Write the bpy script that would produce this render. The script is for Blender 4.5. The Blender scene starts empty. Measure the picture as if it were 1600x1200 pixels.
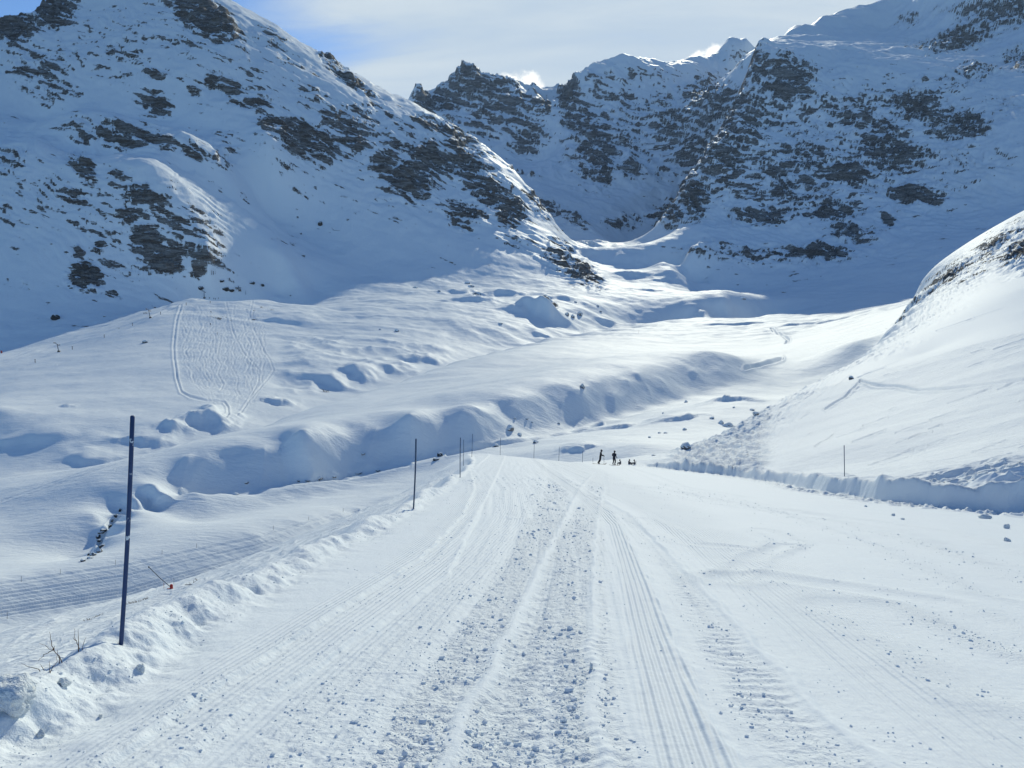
import bpy, math, random, time
import numpy as np
T0 = time.time()
F32 = np.float32
random.seed(7)
scene = bpy.context.scene
C = scene.collection

# ------------------------------------------------------------------ camera and sun
W, H, FPX = 1600.0, 1200.0, 1202.0
PITCH = math.radians(-6.64)
SUN_AZ, SUN_EL = math.radians(13.0), math.radians(27.5)
cp, sp = math.cos(PITCH), math.sin(PITCH)


def ray(px, py):
    """photo point -> (X/Y, Z/Y) slopes of the sight line from the camera at the origin"""
    u = (np.asarray(px, float) - W / 2) / FPX
    v = (H / 2 - np.asarray(py, float)) / FPX
    yy = cp - sp * v
    return u / yy, (sp + cp * v) / yy


# ------------------------------------------------------------------ noise
_rs = np.random.RandomState(11)
_N = 256
_ANG = _rs.rand(_N, _N) * 2 * np.pi
_GX = np.cos(_ANG).astype(F32)
_GY = np.sin(_ANG).astype(F32)


def gn(x, y, seed=0):
    x = x + F32(seed * 17.37)
    y = y + F32(seed * 31.71)
    xf = np.floor(x)
    yf = np.floor(y)
    fx = (x - xf).astype(F32)
    fy = (y - yf).astype(F32)
    xi = xf.astype(np.int32) & 255
    yi = yf.astype(np.int32) & 255
    xj = (xi + 1) & 255
    yj = (yi + 1) & 255
    u = fx * fx * fx * (fx * (fx * 6 - 15) + 10)
    v = fy * fy * fy * (fy * (fy * 6 - 15) + 10)

    def g(i, j, a, b):
        return _GX[i, j] * a + _GY[i, j] * b
    n00 = g(xi, yi, fx, fy)
    n10 = g(xj, yi, fx - 1, fy)
    n01 = g(xi, yj, fx, fy - 1)
    n11 = g(xj, yj, fx - 1, fy - 1)
    a = n00 + u * (n10 - n00)
    b = n01 + u * (n11 - n01)
    return (a + v * (b - a)) * F32(1.5)


def fbm(x, y, octv, seed=0, gain=0.5, lac=2.03):
    s, a = 0, 1.0
    for k in range(octv):
        s = s + F32(a) * gn(x, y, seed + k)
        x, y, a = x * F32(lac), y * F32(lac), a * gain
    return s


def ridged(x, y, octv, seed=0, gain=0.5, lac=2.07):
    s, a, w, tot = 0, 1.0, 1.0, 0
    for k in range(octv):
        n = 1 - np.abs(gn(x, y, seed + k))
        n = n * n
        s = s + F32(a) * n * w
        w = np.clip(n * 1.4, 0, 1)
        tot += a
        x, y, a = x * F32(lac), y * F32(lac), a * gain
    return s / F32(tot)


def sstep(a, b, x):
    t = np.clip((x - a) / (b - a), 0, 1)
    return t * t * (3 - 2 * t)


# ------------------------------------------------------------------ piste shape (metres; camera eye at 0,0,0)
def z_piste(x, y):
    x = np.asarray(x, float)
    y = np.asarray(y, float)
    tilt = np.log1p(np.exp(np.clip((x - 2.0) / 1.5, -30, 30))) * 1.5
    camber = 0.9 * (np.clip(y, 0, 130) / 95) ** 2 / (1 + np.exp(np.clip((x - 1.0) / 3, -30, 30)))
    return -1.72 - 0.2 * y - 0.055 * tilt + camber


XL_Y = [-5, 3, 5, 8, 20, 42, 60, 80, 95, 130]
XL_X = [-3.35, -3.15, -3.1, -3.2, -2.8, -2.95, -3.3, -4.3, -5.2, -8]
XR_Y = [-5, 22, 26, 28.5, 30, 33, 40, 62, 85, 100, 130]
XR_X = [90, 70, 33, 22.0, 18.2, 16.9, 17.0, 19.5, 17.3, 16.5, 16]

# ------------------------------------------------------------------ big terrain: control lines (photo x, photo y, distance)
LINES = []


def L(*pts, drop=None):
    """a crest or foot line; drop=(metres behind, photo rows lower) adds the hidden back of a crest"""
    LINES.append(pts)
    if drop:
        LINES.append([(p[0], p[1] + drop[1], p[2] + drop[0]) for p in pts])


# left flank below the piste, its visible edge, the lower groomed road
L((-220, 1090, 20), (-100, 1035, 26), (0, 990, 34), (100, 962, 41), (200, 935, 47), (268, 922, 51), (350, 904, 55), (420, 886, 59),
  (500, 848, 64), (560, 814, 70), (640, 765, 78), (715, 717, 90), drop=(14, 40))
L((-220, 1010, 112), (0, 966, 128), (200, 934, 140), (350, 904, 150), (470, 862, 165), (560, 806, 190), (620, 772, 205))
L((-220, 950, 120), (0, 907, 136), (200, 880, 148), (400, 837, 165), (470, 818, 176), (560, 796, 193), (620, 768, 209))
L((-220, 930, 131), (0, 893, 149), (60, 882, 156), (140, 868, 164), (175, 820, 186), (215, 778, 204), (260, 768, 210), (380, 771, 216), (540, 742, 236), (620, 729, 242),
  (700, 712, 250), (830, 690, 268), (1000, 648, 325), (1100, 622, 360), (1170, 598, 400))
L((300, 815, 193), (500, 770, 218), (650, 738, 236), (400, 800, 198))
# stream bed and the bank beyond
L((60, 840, 184), (110, 826, 188), (150, 806, 194))
L((30, 870, 170), (130, 876, 172), (165, 842, 184), (200, 800, 202), (300, 780, 214), (400, 772, 220), (540, 746, 241), (700, 711, 257), (800, 692, 272), (900, 672, 300),
  (1000, 648, 334), (1130, 604, 388))
L((-220, 850, 185), (0, 806, 203), (100, 778, 208), (160, 754, 213), (200, 736, 222), (260, 724, 229), (330, 714, 232), (400, 704, 238), (440, 694, 244), (476, 683, 240), (500, 678, 247), (540, 669, 262), (600, 660, 268),
  (640, 652, 262), (660, 646, 268), (700, 638, 290), (735, 640, 277), (770, 632, 294), (800, 624, 300), (900, 609, 328), (1000, 581, 371), (1060, 562, 405), (1110, 548, 424), (1150, 556, 432), (1180, 574, 432))
L((-220, 800, 220), (0, 748, 250), (160, 736, 268), (340, 690, 312), (440, 655, 360), (600, 605, 450), (700, 570, 520), (850, 530, 690), (1000, 506, 880), (1200, 498, 960),
  drop=(25, 10))
L((500, 650, 315), (700, 600, 400), (900, 560, 500), (1000, 540, 640), (1100, 520, 740))
# hillside behind, up to the lift line
L((-200, 760, 320), (100, 700, 335), (250, 665, 365), (330, 645, 395), (400, 622, 440), (500, 600, 500), (600, 577, 545), (700, 548, 630))
L((-200, 680, 390), (0, 640, 380), (100, 632, 400), (250, 605, 450), (350, 585, 490), (500, 560, 545), (600, 548, 600), (700, 520, 690), (800, 508, 745))
L((-200, 640, 480), (0, 585, 520), (100, 566, 540), (210, 537, 580), (300, 527, 605), (480, 512, 670))
L((-200, 610, 540), (0, 557, 590), (90, 545, 605), (235, 496, 665), (300, 466, 760))
L((400, 472, 780), (500, 478, 780), (600, 466, 830), (700, 478, 800), (830, 500, 790), (900, 482, 880), (950, 462, 1000))
L((1050, 472, 980), (1100, 484, 940), (1200, 472, 1020), (1300, 462, 1040), (1380, 458, 1000))
L((1250, 520, 700), (1200, 545, 580), (1270, 556, 470), (1330, 535, 450), (1310, 505, 680))
# left mountain: foot, lower buttress, benches, main spur
L((-250, 600, 620), (-150, 570, 650), (0, 533, 690), (100, 507, 730), (200, 482, 790), (300, 457, 850), (440, 446, 920), (560, 444, 965), (740, 439, 1040), (900, 436, 1085))
L((-250, 230, 970), (-100, 225, 960), (0, 224, 960), (60, 224, 950), (110, 246, 945), (200, 249, 940), (236, 256, 934), (260, 290, 915), (290, 340, 895), (318, 392, 876), (338, 432, 866))
L((262, 246, 1000), (300, 262, 1005), (340, 296, 1000), (390, 346, 975), (436, 402, 940), (462, 436, 925))
L((-250, 222, 1060), (0, 219, 1000), (60, 217, 1000), (110, 238, 995), (200, 241, 990))
L((60, 205, 1065), (130, 181, 1065), (200, 192, 1060), (300, 217, 1048), (340, 245, 1040))
L((60, 192, 1112), (130, 173, 1110), (200, 184, 1105), (270, 203, 1098))
L((60, 186, 1170), (130, 170, 1170), (300, 200, 1160), (420, 230, 1130))
L((-250, 120, 1240), (0, 120, 1240), (150, 110, 1250), (300, 120, 1240), (420, 180, 1210))
L((-250, 20, 1400), (0, 40, 1400), (100, 20, 1420), (200, 10, 1430), (300, 25, 1380), (380, 70, 1350), (450, 116, 1350), (530, 166, 1350), (600, 206, 1350), (680, 256, 1330), (740, 300, 1300),
  (800, 350, 1250), (850, 388, 1200), (900, 420, 1150), (940, 442, 1120))
L((-250, 30, 1520), (0, 42, 1500), (55, 38, 1500), (85, -5, 1500), (200, -50, 1560), (330, -15, 1620), (390, 18, 1650), (450, 60, 1670), (500, 90, 1680), (540, 120, 1695), (590, 146, 1700), (640, 166, 1690), (700, 202, 1660), (740, 236, 1610), (800, 272, 1530),
  (830, 302, 1465), (870, 362, 1330), (920, 412, 1225), (960, 440, 1160))
L((-250, 90, 1740), (55, 98, 1720), (200, 10, 1780), (390, 78, 1870), (540, 180, 1910), (640, 226, 1905), (740, 290, 1830), (800, 330, 1735), (835, 352, 1630), (862, 385, 1500))
L((420, 330, 1090), (560, 320, 1150), (650, 330, 1180), (750, 372, 1170))
# bowl and far peaks
L((830, 300, 1950), (880, 332, 1850), (950, 374, 1650), (905, 378, 1520), (990, 394, 1440))
L((897, 384, 1345), (945, 390, 1330), (985, 405, 1300), (1020, 418, 1265))
L((905, 398, 1310), (945, 409, 1298), (985, 420, 1268))
L((905, 383, 1400), (960, 392, 1400))
L((870, 235, 2464), (850, 270, 2200), (900, 292, 2156), (950, 322, 1980), (1000, 338, 2000), (1020, 292, 2156))
L((500, 200, 2376), (600, 200, 2376), (690, 218, 2376), (750, 236, 2394), (830, 256, 2420))
L((400, 180, 2728), (560, 180, 2728), (640, 160, 2684), (650, 148, 2684), (662, 158, 2693), (680, 156, 2772), (705, 124, 2869), (722, 105, 2886), (738, 104, 2895), (748, 116, 2904), (780, 120, 2904), (800, 124, 2895), (830, 143, 2860), (850, 160, 2842),
  (870, 170, 2860), (882, 158, 2834), (892, 133, 2825), (920, 108, 2878), (950, 96, 2922), (975, 86, 2948), (1000, 91, 2992), (1030, 98, 3036), (1060, 101, 3098),
  (1090, 104, 3168), (1125, 97, 3300), (1140, 74, 3432), (1170, 73, 3476), (1200, 90, 3476), drop=(700, 90))
L((880, 215, 2508), (900, 250, 2332), (945, 282, 2182), (985, 262, 2253), (1040, 240, 2376))
L((900, 165, 2684), (960, 165, 2684), (1050, 160, 2728), (1110, 150, 2772))
# right mountain
L((1060, 432, 1290), (1110, 455, 1200), (1200, 452, 1180), (1300, 443, 1130), (1400, 452, 1040), (1440, 462, 960), (1520, 440, 930), (1650, 400, 960), (1850, 330, 930))
L((1090, 349, 1430), (1040, 379, 1350), (998, 403, 1300))
L((1130, 342, 1470), (1090, 349, 1430), (1072, 402, 1290), (1100, 440, 1220))
L((1035, 412, 1262), (1060, 425, 1225))
L((1180, 78, 2150), (1150, 160, 1960), (1110, 230, 1820), (1070, 290, 1690), (1045, 330, 1600), (1010, 378, 1500), drop=(160, 50))
L((1200, 300, 1560), (1350, 300, 1520), (1500, 300, 1460), (1600, 310, 1390), (1850, 250, 1330))
L((1250, 385, 1340), (1400, 382, 1250), (1550, 385, 1120))
L((1200, 190, 1830), (1350, 190, 1790), (1500, 190, 1720), (1650, 190, 1550), (1850, 150, 1450))
L((1205, 76, 2120), (1262, 72, 2100), (1300, 96, 2060), (1400, 104, 2030), (1500, 114, 1980), (1600, 130, 1860), (1850, 90, 1750))
L((1285, 72, 2530), (1400, 68, 2600), (1500, 84, 2320), (1600, 94, 2120))
L((1190, 70, 2500), (1230, 50, 2950), (1300, 30, 3300), (1380, 14, 3400), (1460, -40, 3050), (1600, -130, 2750), (1850, -260, 2500), drop=(500, 90))
L((1290, 50, 2900), (1340, 44, 3030), (1390, 40, 3050), (1480, 32, 2700), (1600, 30, 2400))
L((1255, 62, 2680), (1330, 58, 2780))
L((-250, 420, 4700), (0, 420, 4700), (400, 400, 4700), (800, 400, 4700), (1200, 380, 4900), (1500, 300, 4900), (1850, 300, 4900))
L((-250, 330, 2300), (100, 280, 2200), (350, 250, 2150), (560, 260, 2100))
# right-hand slope above the piste and its skyline
L((1050, 716, 97), (1110, 690, 113), (1170, 652, 137), (1250, 612, 167), (1330, 575, 202), (1370, 535, 260), (1400, 502, 320), (1430, 466, 400), (1500, 410, 430), (1600, 345, 450), (1700, 290, 470), (1850, 210, 490),
  drop=(45, 42))
L((1450, 700, 56), (1450, 650, 76), (1450, 600, 106), (1450, 550, 152), (1450, 500, 240))
L((1600, 700, 41), (1600, 650, 58), (1600, 600, 81), (1600, 520, 132), (1600, 450, 200), (1600, 400, 290))
L((1300, 700, 64), (1200, 690, 95), (1300, 640, 108))
L((1850, 690, 36), (1850, 600, 62), (1850, 500, 110), (1850, 350, 260))
L((1170, 733, 62.8), (1250, 748, 50), (1300, 757, 41), (1400, 772, 34), (1480, 776, 31.2), (1540, 745, 31), (1600, 737, 31.5), (1850, 740, 31))
# ground beyond the end of the piste
L((740, 735, 130), (840, 735, 130), (940, 735, 130), (1010, 735, 128))
L((850, 704, 220), (950, 691, 215), (1000, 690, 205), (1000, 670, 262), (1050, 660, 268), (1100, 650, 275), (1150, 620, 310))


def base_points():
    P = []
    for ln in LINES:
        ln = [np.array(p, float) for p in ln]
        for i, p in enumerate(ln):
            P.append(p)
            if i + 1 < len(ln):
                q = ln[i + 1]
                n = int(abs(q[0] - p[0]) / 45 + abs(q[1] - p[1]) / 60)
                if p[2] < 10000 and n > 0 and (len(ln) > 2):
                    for k in range(1, n + 1):
                        t = k / (n + 1)
                        r = p + (q - p) * t
                        r[2] = math.exp(math.log(p[2]) * (1 - t) + math.log(q[2]) * t)
                        P.append(r)
    P = np.array(P)
    a, e = ray(P[:, 0], P[:, 1])
    A, S, E = list(a), list(np.log(P[:, 2])), list(e)
    for y in (0.9, 1.5, 2.5, 4, 6.5, 10, 16, 25, 38, 55, 75, 93):
        xl = np.interp(y, XL_Y, XL_X)
        xr = np.interp(y, XR_Y, XR_X)
        for k in range(7):
            x = xl + (min(xr, 1.1 * y) - xl) * k / 6
            if abs(x / y) < 1.2:
                A.append(x / y); S.append(math.log(y)); E.append(float(z_piste(x, y)) / y)
        if y < 60:
            for dx in (1.2, 2.5, 5, 9, 14, 20):
                x = xl - dx
                if abs(x / y) < 1.3 and dx < (0.32 * y + 2 if y < 9 else 0.42 * y):
                    A.append(x / y); S.append(math.log(y)); E.append((float(z_piste(xl, y)) - 0.425 * dx) / y)
    return np.array(A), np.array(S), np.array(E)


KERN_C = 0.012


def rbf_grid(ak, sk):
    A, S, E = base_points()
    # drop near duplicates
    keep = []
    for i in range(len(A)):
        if all((A[i] - A[j]) ** 2 + (S[i] - S[j]) ** 2 > 0.006 ** 2 for j in keep):
            keep.append(i)
    A, S, E = A[keep], S[keep], E[keep]
    n = len(A)
    d = np.sqrt((A[:, None] - A[None]) ** 2 + (S[:, None] - S[None]) ** 2 + KERN_C ** 2)
    M = np.zeros((n + 3, n + 3))
    M[:n, :n] = -d + 0.0 * np.eye(n)
    Pm = np.stack([np.ones(n), A, S], 1)
    M[:n, n:] = Pm
    M[n:, :n] = Pm.T
    w = np.linalg.solve(M, np.concatenate([E, np.zeros(3)]))
    out = np.zeros((len(sk), len(ak)))
    for i, s in enumerate(sk):
        dd = np.sqrt((ak[:, None] - A[None]) ** 2 + (s - S[None]) ** 2 + KERN_C ** 2)
        out[i] = -dd @ w[:n] + w[n] + w[n + 1] * ak + w[n + 2] * s
    print('rbf centres', n)
    return out


def cubic_mat(knots, x):
    """dense Catmull-Rom interpolation matrix for uniform knots"""
    h = knots[1] - knots[0]
    t = (x - knots[0]) / h
    i = np.clip(np.floor(t).astype(int), 1, len(knots) - 3)
    f = t - i
    Wm = np.zeros((len(x), len(knots)), F32)
    r = np.arange(len(x))
    Wm[r, i - 1] = -0.5 * f + f ** 2 - 0.5 * f ** 3
    Wm[r, i] = 1 - 2.5 * f ** 2 + 1.5 * f ** 3
    Wm[r, i + 1] = 0.5 * f + 2 * f ** 2 - 1.5 * f ** 3
    Wm[r, i + 2] = -0.5 * f ** 2 + 0.5 * f ** 3
    return Wm


# ------------------------------------------------------------------ grid
Q = 1.0
aIn = np.arange(-0.74, 0.7401, 1 / 790 / Q)
aOut = 0.74 + np.cumsum(np.linspace(1 / 700, 1 / 110, 60) / Q ** 0.5)
aa = np.concatenate([-aOut[::-1], aIn, aOut]).astype(F32)


def rows():
    out = [math.log(0.7)]
    zones = [(2.6, .012), (7, .0028), (18, .0042), (24, .0062), (46, .0024), (108, .0062), (215, .0019), (600, .0040), (2150, .0023), (4100, .0026), (4300, .02)]
    for end, ds in zones:
        while out[-1] < math.log(end):
            out.append(out[-1] + ds / Q)
    return np.array(out)


ss = rows()
ak = np.linspace(aa[0] - .02, aa[-1] + .02, 330)
sk = np.linspace(ss[0] - .05, ss[-1] + .05, 560)
EB = rbf_grid(ak, sk)
E = (cubic_mat(sk, ss) @ EB.astype(F32) @ cubic_mat(ak, aa).T).astype(F32)
Yg = np.exp(ss).astype(F32)[:, None] * np.ones_like(aa)[None]
Xg = Yg * aa[None]
Zg = E * Yg
# photo coordinates of every terrain point before detail (used only to look up where outcrops lie)
_den = cp + sp * E
PXg = (800 + FPX * aa[None] / _den).astype(F32)
PYg = (600 - FPX * (E * cp - sp) / _den).astype(F32)
print('grid', Zg.shape, 'points', Zg.size, 't', round(time.time() - T0, 1))

# ------------------------------------------------------------------ helpers that carve features into the terrain grid
lnY = ss
def rows_between(y0, y1):
    return slice(max(0, int(np.searchsorted(ss, math.log(y0)))), min(len(ss), int(np.searchsorted(ss, math.log(y1)))))


def cols_between(p0, p1):
    a0, a1 = (p0 - 800) / FPX * 0.9, (p1 - 800) / FPX
    lo = min(a0, a1, (p0 - 800) / FPX * 1.1, (p0 - 800) / FPX) - .01
    hi = max(a1 * 1.1, a1 * .9, a1) + .01
    return slice(int(np.searchsorted(aa, lo)), int(np.searchsorted(aa, hi)))


def poly_dist(pts, rs_, cs_, yscale=1.0):
    """distance in photo pixels of the grid points in a window from a polyline"""
    px, py = PXg[rs_, cs_], PYg[rs_, cs_] * yscale
    best = np.full(px.shape, 1e9, F32)
    for (x0, y0), (x1, y1) in zip(pts[:-1], pts[1:]):
        y0, y1 = y0 * yscale, y1 * yscale
        dx, dy = x1 - x0, y1 - y0
        l2 = dx * dx + dy * dy + 1e-9
        t = np.clip(((px - x0) * dx + (py - y0) * dy) / l2, 0, 1)
        d = (px - x0 - t * dx) ** 2 + (py - y0 - t * dy) ** 2
        np.minimum(best, d, out=best)
    return np.sqrt(best)


def furrow(pts, wpx, depth, y0, y1, yscale=1.6, rim=0.4, scale_d=False):
    xs = [p[0] for p in pts]
    rs_, cs_ = rows_between(y0, y1), cols_between(min(xs) - 12, max(xs) + 12)
    d = poly_dist(pts, rs_, cs_, yscale) / wpx
    dp = depth * np.clip(Yg[rs_, cs_] / 60, 0, 1.2) if scale_d else depth
    Zg[rs_, cs_] += (dp * (-np.exp(-d * d) + rim * np.exp(-((d - 1.9) ** 2) * 1.5))).astype(F32)


def hit_y(px, py, guess=None, ymin=None):
    """distance at which the sight line through a photo point first meets the ground"""
    a, e = ray(px, py)
    j = int(np.clip(np.searchsorted(aa, a), 1, len(aa) - 1))
    t = (a - aa[j - 1]) / (aa[j] - aa[j - 1])
    z = Zg[:, j - 1] * (1 - t) + Zg[:, j] * t
    d = z - e * Yg[:, 0]
    ok = d > 0
    if ymin:
        ok &= Yg[:, 0] > ymin
    i = int(np.argmax(ok))
    if not ok[i]:
        return guess
    if i > 0 and d[i - 1] < 0:
        f = -d[i - 1] / (d[i] - d[i - 1])
        return float(Yg[i - 1, 0] + f * (Yg[i, 0] - Yg[i - 1, 0]))
    return float(Yg[i, 0])


def ground(x, y):
    """terrain height under a point"""
    a = x / y
    s_ = math.log(y)
    i = int(np.clip(np.searchsorted(ss, s_), 1, len(ss) - 1))
    j = int(np.clip(np.searchsorted(aa, a), 1, len(aa) - 1))
    u = (s_ - ss[i - 1]) / (ss[i] - ss[i - 1])
    t = (a - aa[j - 1]) / (aa[j] - aa[j - 1])
    return float((Zg[i - 1, j - 1] * (1 - t) + Zg[i - 1, j] * t) * (1 - u) + (Zg[i, j - 1] * (1 - t) + Zg[i, j] * t) * u)


def spot(px, py, guess=50.0, ymin=None):
    y = hit_y(px, py, guess, ymin)
    x = float(ray(px, py)[0]) * y
    return x, y, ground(x, y)


def mound(px, py, Y, wpx, h, back=22.0, run=None, flat=0.0, tilt=0.0):
    """a snow hump with a steep side towards the camera"""
    Y = hit_y(px, py, Y)
    a = float(ray(px, py)[0])
    w = wpx / FPX * Y
    rs_, cs_ = rows_between(Y - 3 * h - 6, Y + back * 3), slice(int(np.searchsorted(aa, a - 3 * w / Y)), int(np.searchsorted(aa, a + 3 * w / Y)))
    x, y = Xg[rs_, cs_], Yg[rs_, cs_]
    dx = (x - a * Y) / w
    sd_ = (int(px) * 7 + int(py)) % 53
    wob = 0.55 * w * gn(x / (1.3 * w), y / (2.2 * w), sd_) + 0.22 * w * gn(x / (.5 * w), y / (.9 * w), sd_ + 3)
    dx = dx + 0.45 * gn(x / (1.1 * w), y / (1.1 * w), sd_ + 9) + .2 * gn(x / (.4 * w), y / (.4 * w), sd_ + 11)
    dy = y - Y + wob - tilt * dx * h + 0.25 * h * dx * dx
    run = run or h * 0.8
    front = 1 / (1 + np.exp(-np.clip(dy / run * 2.2, -30, 30)))
    side = np.exp(-np.abs(dx) ** 2.1)
    bk = np.exp(-(np.clip(dy - flat, 0, None) / back) ** 2)
    Zg[rs_, cs_] += (h * front * side * bk).astype(F32)


# humps, hollows and banks of the valley
for m in [(322, 664, 338, 34, 7.5, 20), (268, 672, 330, 20, 3.5, 14), (432, 634, 372, 24, 4.0, 16), (500, 602, 425, 46, 5.0, 26), (556, 588, 452, 30, 4.0, 22), (604, 576, 470, 34, 5.0, 24), (664, 566, 492, 30, 4.0, 24),
          (845, 525, 610, 22, 3.5, 16), (745, 472, 850, 36, 6, 40), (790, 462, 900, 34, 7, 40), (880, 470, 880, 40, 5, 50), (945, 504, 800, 30, 3.0, 20), (720, 458, 960, 26, 5, 34),
          (440, 502, 700, 40, 3, 40), (312, 448, 845, 24, 9, 22), (345, 468, 790, 24, 3.5, 16), 
          (60, 692, 305, 80, 2.6, 26), (150, 717, 290, 50, 2.6, 20), (215, 692, 300, 40, 3.0, 20), (104, 634, 365, 10, 1.6, 5), (1150, 506, 860, 60, 2.5, 40), (1065, 420, 1330, 24, 6, 30),
          (1240, 509, 760, 36, 2.0, 24), (1300, 501, 820, 40, 2.0, 24), (1010, 455, 1080, 30, 4, 30), (1050, 440, 1180, 30, 4, 30), (985, 430, 1220, 20, 4, 26),
          (905, 702, 232, 26, 1.5, 10), (960, 669, 300, 40, 1.3, 12), (1060, 656, 285, 40, 1.4, 14), (1150, 627, 330, 40, 1.4, 14)]:
    mound(*m)
# the snowy knoll with a rocky front
mound(838, 490, 735, 36, 19, 24, run=9)
mound(856, 480, 750, 18, 7, 12)

def spike(px, Y, hpx, wl, wr, depth=120, flat=0.0):
    """a tooth of rock on a ridge; heights and widths in photo points"""
    k = Y / FPX
    rs_, cs_ = rows_between(Y - depth * 2.5, min(Y + depth * 2.5, 4250)), cols_between(px - wl - 4, px + wr + 4)
    dp = PXg[rs_, cs_] - px
    w = np.where(dp < 0, wl, wr)
    t = np.clip((1 + flat) * (1 - np.abs(dp) / w), 0, 1)
    Zg[rs_, cs_] += (hpx * k * t * np.exp(-((Yg[rs_, cs_] - Y) / depth) ** 2)).astype(F32)


spike(649, 2690, 15, 16, 26)
spike(735, 2890, 7, 22, 18, flat=1.2)
spike(833, 2860, 9, 10, 16)
spike(892, 2830, 6, 14, 30)
spike(1152, 3450, 12, 30, 26, depth=220, flat=.9)
# ------------------------------------------------------------------ mountain and valley relief
far = rows_between(600, 4300)
mid = rows_between(95, 700)
xf, yf, zf = Xg[far], Yg[far], Zg[far]
pxf, pyf = PXg[far], PYg[far]

# where bare rock breaks through: (photo x, photo y, half width, half height, tilt, amount, nearest, farthest)
RK = []
def rk(lo, hi, *items):
    for it in items:
        x, y, rx, ry, d = it[:5]
        RK.append((x, y, rx, ry, math.radians(it[5] if len(it) > 5 else 0), d, lo, hi))


rk(640, 1230, (131, 266, 30, 16, .9, 35), (118, 311, 26, 15, .7, 30), (217, 304, 24, 16, .9), (199, 338, 20, 20, .8, 60), (229, 375, 24, 22, .9, 50),
   (154, 390, 14, 10, .8), (124, 396, 10, 8, .8), (133, 436, 26, 18, 1.1, 10), (262, 410, 22, 16, .9, 20), (312, 420, 14, 12, .9), (259, 338, 34, 14, .6, 30),
   (300, 356, 50, 60, .42, 45), (139, 216, 24, 10, .85), (187, 214, 42, 16, .95, 10), (240, 218, 42, 15, .85, 12), (124, 196, 26, 14, .6), (305, 238, 24, 14, .7, 30),
   (13, 240, 30, 16, .6), (26, 266, 30, 36, .45), (20, 330, 30, 40, .35), (70, 300, 30, 30, .4), (180, 280, 40, 20, .5), (215, 420, 30, 20, .5), (180, 350, 70, 60, .3),
   (170, 462, 22, 8, .6), (40, 445, 10, 8, .6), (350, 235, 30, 26, .55, 50), (90, 350, 50, 40, .25), (30, 398, 40, 40, .12), (330, 400, 30, 30, .35, 50), (84, 496, 6, 3, .4))
rk(1000, 1800, (244, 161, 26, 18, .85, 30), (56, 105, 30, 42, .6, 100), (78, 135, 28, 40, .5, 100), (30, 72, 20, 16, .6), (79, 18, 34, 30, 1.1), (22, 44, 50, 16, 1.15), (319, 26, 66, 24, 1.05, 32),
   (112, 41, 60, 14, .4), (210, 71, 80, 22, .38), (296, 67, 46, 14, .5, 15), (244, 112, 24, 8, .7), (172, 77, 10, 8, .7), (345, 126, 34, 22, .6, 25), (364, 137, 14, 13, 1.),
   (397, 161, 32, 12, .8), (307, 136, 16, 10, .7), (397, 131, 42, 24, .45, 25), (424, 191, 24, 13, 1.), (465, 203, 36, 18, 1., 15), (495, 226, 46, 22, .9, 10), (544, 199, 46, 32, .78, 10),
   (556, 226, 30, 16, .8), (487, 150, 36, 18, .5, 20), (460, 100, 60, 14, .35, 35), (642, 279, 42, 34, 1., 20), (605, 256, 34, 22, .8), (680, 247, 50, 24, .95, 20), (725, 257, 34, 24, .9, 35),
   (762, 297, 54, 24, .9, 40), (796, 332, 26, 22, .95, 60), (732, 331, 36, 14, .85, 20), (716, 346, 26, 12, .75, 30), (682, 202, 44, 12, .85, 25), (720, 222, 46, 14, .8, 30),
   (738, 243, 20, 10, .8), (800, 376, 26, 8, .75, 20), (875, 408, 34, 15, .9, 30), (912, 428, 30, 15, 1., 35), (875, 383, 20, 10, .8, 20), (520, 100, 30, 8, .7, 40), (555, 128, 40, 7, .9, 35),
   (600, 175, 40, 14, .45, 30), (640, 300, 60, 30, .5), (520, 220, 70, 40, .35), (690, 300, 60, 40, .4, 40), (830, 380, 30, 16, .5, 40), (420, 60, 40, 14, .5, 35), (150, 60, 60, 30, .3),
   (340, 200, 60, 40, .18), (430, 180, 60, 40, .25), (600, 215, 50, 16, .5, 30), (640, 205, 50, 14, .4, 30))
rk(1250, 2600, (860, 328, 46, 15, .85, 30), (896, 346, 32, 11, .85, 25), (969, 350, 32, 12, .75), (822, 270, 24, 6, .75, 15), (1000, 342, 30, 12, .6), (920, 380, 30, 8, .4))
rk(2060, 4200, (735, 130, 52, 42, .8), (790, 165, 66, 48, .78, 30), (825, 215, 34, 28, .72), (664, 172, 22, 26, 1.), (700, 160, 40, 24, .75), (700, 200, 30, 22, .7, 50), (760, 205, 40, 24, .6),
   (850, 170, 26, 14, .85), (930, 120, 60, 22, .42), (1000, 118, 90, 22, .38), (890, 150, 20, 34, 1.), (905, 190, 34, 30, .85), (930, 235, 40, 58, .9), (985, 215, 56, 52, .62), (945, 278, 14, 12, 1.),
   (1050, 200, 56, 60, .68), (1100, 165, 60, 50, .72), (985, 262, 30, 20, .8), (960, 150, 60, 8, .6), (1040, 150, 50, 10, .6), (1080, 240, 40, 40, .7), (1040, 270, 24, 20, .6), (1150, 100, 30, 16, .3))
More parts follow.
